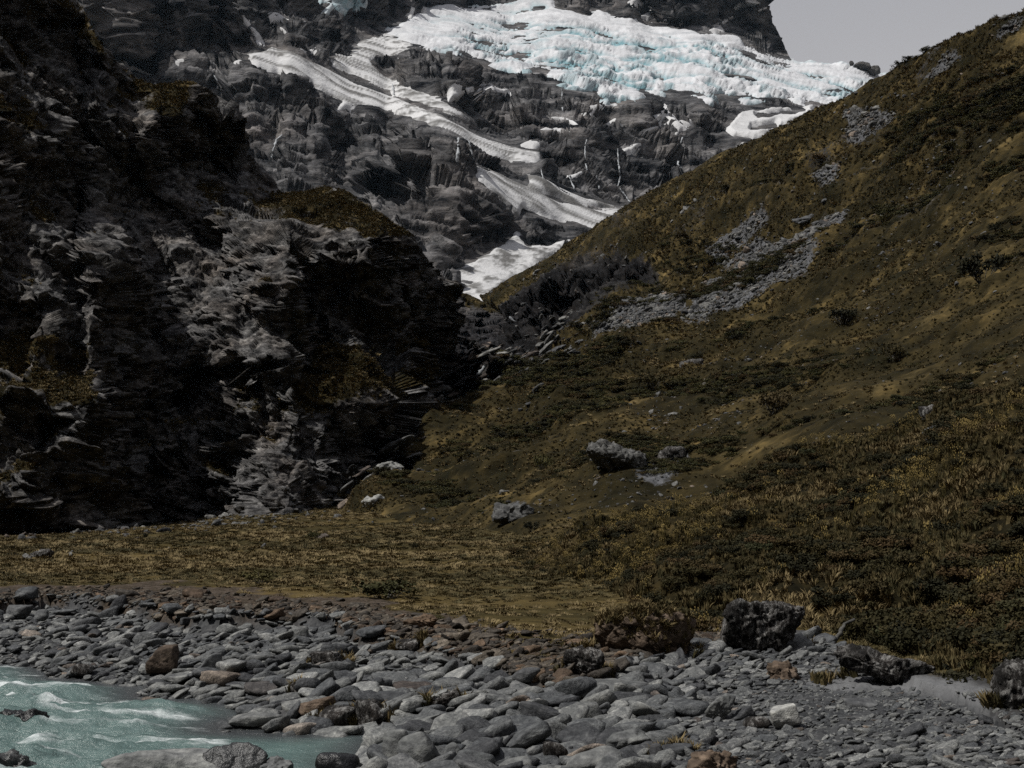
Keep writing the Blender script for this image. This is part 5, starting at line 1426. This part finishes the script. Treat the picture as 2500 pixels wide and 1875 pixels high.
# ------------------------------------------------------------------ driftwood
def limb(pts, radii, seg=8):
    pts = np.array(pts, float); V = []; T = []
    for k, (p, r_) in enumerate(zip(pts, radii)):
        d = pts[min(k + 1, len(pts) - 1)] - pts[max(k - 1, 0)]; d /= np.linalg.norm(d)
        u = np.cross(d, [0.1, 0.2, 1]); u /= np.linalg.norm(u); v = np.cross(d, u)
        for s in range(seg):
            a = 2 * math.pi * s / seg; V.append(p + (u * math.cos(a) + v * math.sin(a)) * r_ * (1 + 0.15 * math.sin(a * 2 + k)))
    q = [[k * seg + s, k * seg + (s + 1) % seg, (k + 1) * seg + (s + 1) % seg, (k + 1) * seg + s] for k in range(len(pts) - 1) for s in range(seg)]
    return V, q
def driftwood(paths, lab):
    V = []; q = []
    for path, r0, r1 in paths:
        d0 = ground_hit(*path[0][:2]); pts = [at(x, y, d0 + dd) for x, y, dd in path]
        pts = np.array(pts); fine = np.linspace(0, len(pts) - 1, 14)
        pp = np.stack([np.interp(fine, np.arange(len(pts)), pts[:, c]) for c in range(3)], -1) + rng.normal(0, 0.012, (14, 3))
        a, b = limb(pp, np.linspace(r0, r1, 14)); b = (np.array(b) + len(V)).tolist(); V += list(a); q += b
    link('driftwood', mesh_np('driftwood', np.array(V), q), M_WOOD, label=lab, cat='driftwood', group='driftwood branches')
driftwood([([(2032,1572,0),(2050,1548,0.2),(2060,1525,0.4),(2086,1512,0.6)], 0.06, 0.03), ([(2050,1548,0.2),(2066,1544,0.2),(2078,1530,0.3)], 0.03, 0.012)], 'grey forked driftwood branch sticking up behind the layered boulder')
driftwood([([(1944,1594,0),(1965,1582,0.1),(1985,1570,0.2),(2000,1568,0.3)], 0.05, 0.02)], 'short grey driftwood branch between the two dark boulders')

# ------------------------------------------------------------------ waterfalls and cascades
t = NT('falling_water')
M_FALL = t.out(t.mix(t.noise(0.15, 5, 0.7, t.coords((3, 3, 0.4))), (0.14, 0.15, 0.165), (0.42, 0.44, 0.45)), 0.5)
def fall(line, wpx, lab, near=None):
    L = np.array(line, float); n = max(8, int(np.hypot(*np.diff(L, axis=0).T).sum() / 3))
    f = np.linspace(0, len(L) - 1, n)
    X = np.interp(f, np.arange(len(L)), L[:, 0]) + rng.normal(0, 0.5, n); Y = np.interp(f, np.arange(len(L)), L[:, 1])
    wd = wpx * (0.35 + 0.65 * rng.uniform(size=n)) / 2 * np.linspace(0.7, 1.2, n)
    if near is None:
        a_, b_ = proj(Pf); dd = np.zeros(n)
        for k in range(n):
            m_ = (np.abs(a_ - X[k]) < 5) & (np.abs(b_ - Y[k]) < 5)
            dd[k] = Pf[..., 1][m_].min() if m_.any() else FAR_D(X[k], Y[k])
        dd = np.minimum(dd, np.r_[dd[1:], dd[-1]]) - 3.0
    else: dd = np.full(n, near)
    cols = [at(X + k * wd, Y, dd - o * dd * 0.0006) for k, o in ((-1, 0.0), (-0.5, 1.0), (0.5, 1.0), (1, 0.0))]
    P = np.stack(cols, 1)
    link('waterfall', mesh_np('waterfall', P, orient(P, grid_quads(n, 4))), M_FALL, label=lab, cat='waterfall', group='thin waterfalls and cascades')
fall([(522,183),(530,196),(532,217)], 5, 'thin waterfall dropping under the pointed snow shelf')
fall([(690,328),(676,340),(668,362),(664,384)], 8, 'white waterfall in the rocks above the grassy knoll')
fall([(1119,335),(1118,360),(1116,395)], 8, 'left veil of the twin waterfall over the black cliff')
fall([(1144,342),(1150,365),(1156,388)], 7, 'right veil of the twin waterfall over the black cliff')
fall([(1508,362),(1510,400),(1514,434),(1508,455),(1525,475),(1538,494)], 5, 'long thin waterfall below the hook shaped snow patch')
fall([(1666,335),(1656,370),(1655,400),(1668,418)], 5, 'thin waterfall rightmost on the slabs near the crest')
fall([(1432,340),(1428,360),(1430,400),(1434,415)], 4, 'thin waterfall on the dome of grey slabs')
fall([(1456,428),(1462,445),(1463,460)], 4, 'short thin waterfall in the dark lower slabs')
fall([(1388,428),(1396,445),(1402,460)], 5, 'faint cascade in the dark lower slabs')
fall([(1320,412),(1324,425),(1327,440)], 4, 'short waterfall above the grey snow fan')
fall([(1372,215),(1372,240),(1374,270)], 4, 'thin waterfall just under the blue ice')
fall([(958,205),(960,220),(961,232)], 4, 'short waterfall between the two snow ramps')
fall([(1245,772),(1254,785),(1262,800)], 12, 'white cascade where the stream enters the gorge', near=470.0)
fall([(1188,888),(1180,900),(1168,914)], 16, 'white cascade lower in the gorge', near=262.0)
print('falls', time.time() - T0)
# ------------------------------------------------------------------ haze: the air of the valley
hz_ = bpy.data.materials.new('valley_air'); hz_.use_nodes = True
nt = hz_.node_tree
for n in list(nt.nodes): nt.nodes.remove(n)
pv = nt.nodes.new('ShaderNodeVolumePrincipled'); mo = nt.nodes.new('ShaderNodeOutputMaterial')
pv.inputs['Color'].default_value = (0.55, 0.78, 1.0, 1); pv.inputs['Density'].default_value = HAZE
pv.inputs['Anisotropy'].default_value = 0.2
nt.links.new(pv.outputs[0], mo.inputs['Volume'])
bm = bmesh.new(); bmesh.ops.create_cube(bm, size=1.0)
for v in bm.verts: v.co = (v.co.x * 9600, v.co.y * 9600 + 300, (v.co.z + 0.5) * 1609 - 9)
me = bpy.data.meshes.new('haze'); bm.to_mesh(me); bm.free()
link('haze', me, hz_, kind='stuff', label='thin blue air between the viewer and the mountain')
print('done', time.time() - T0)
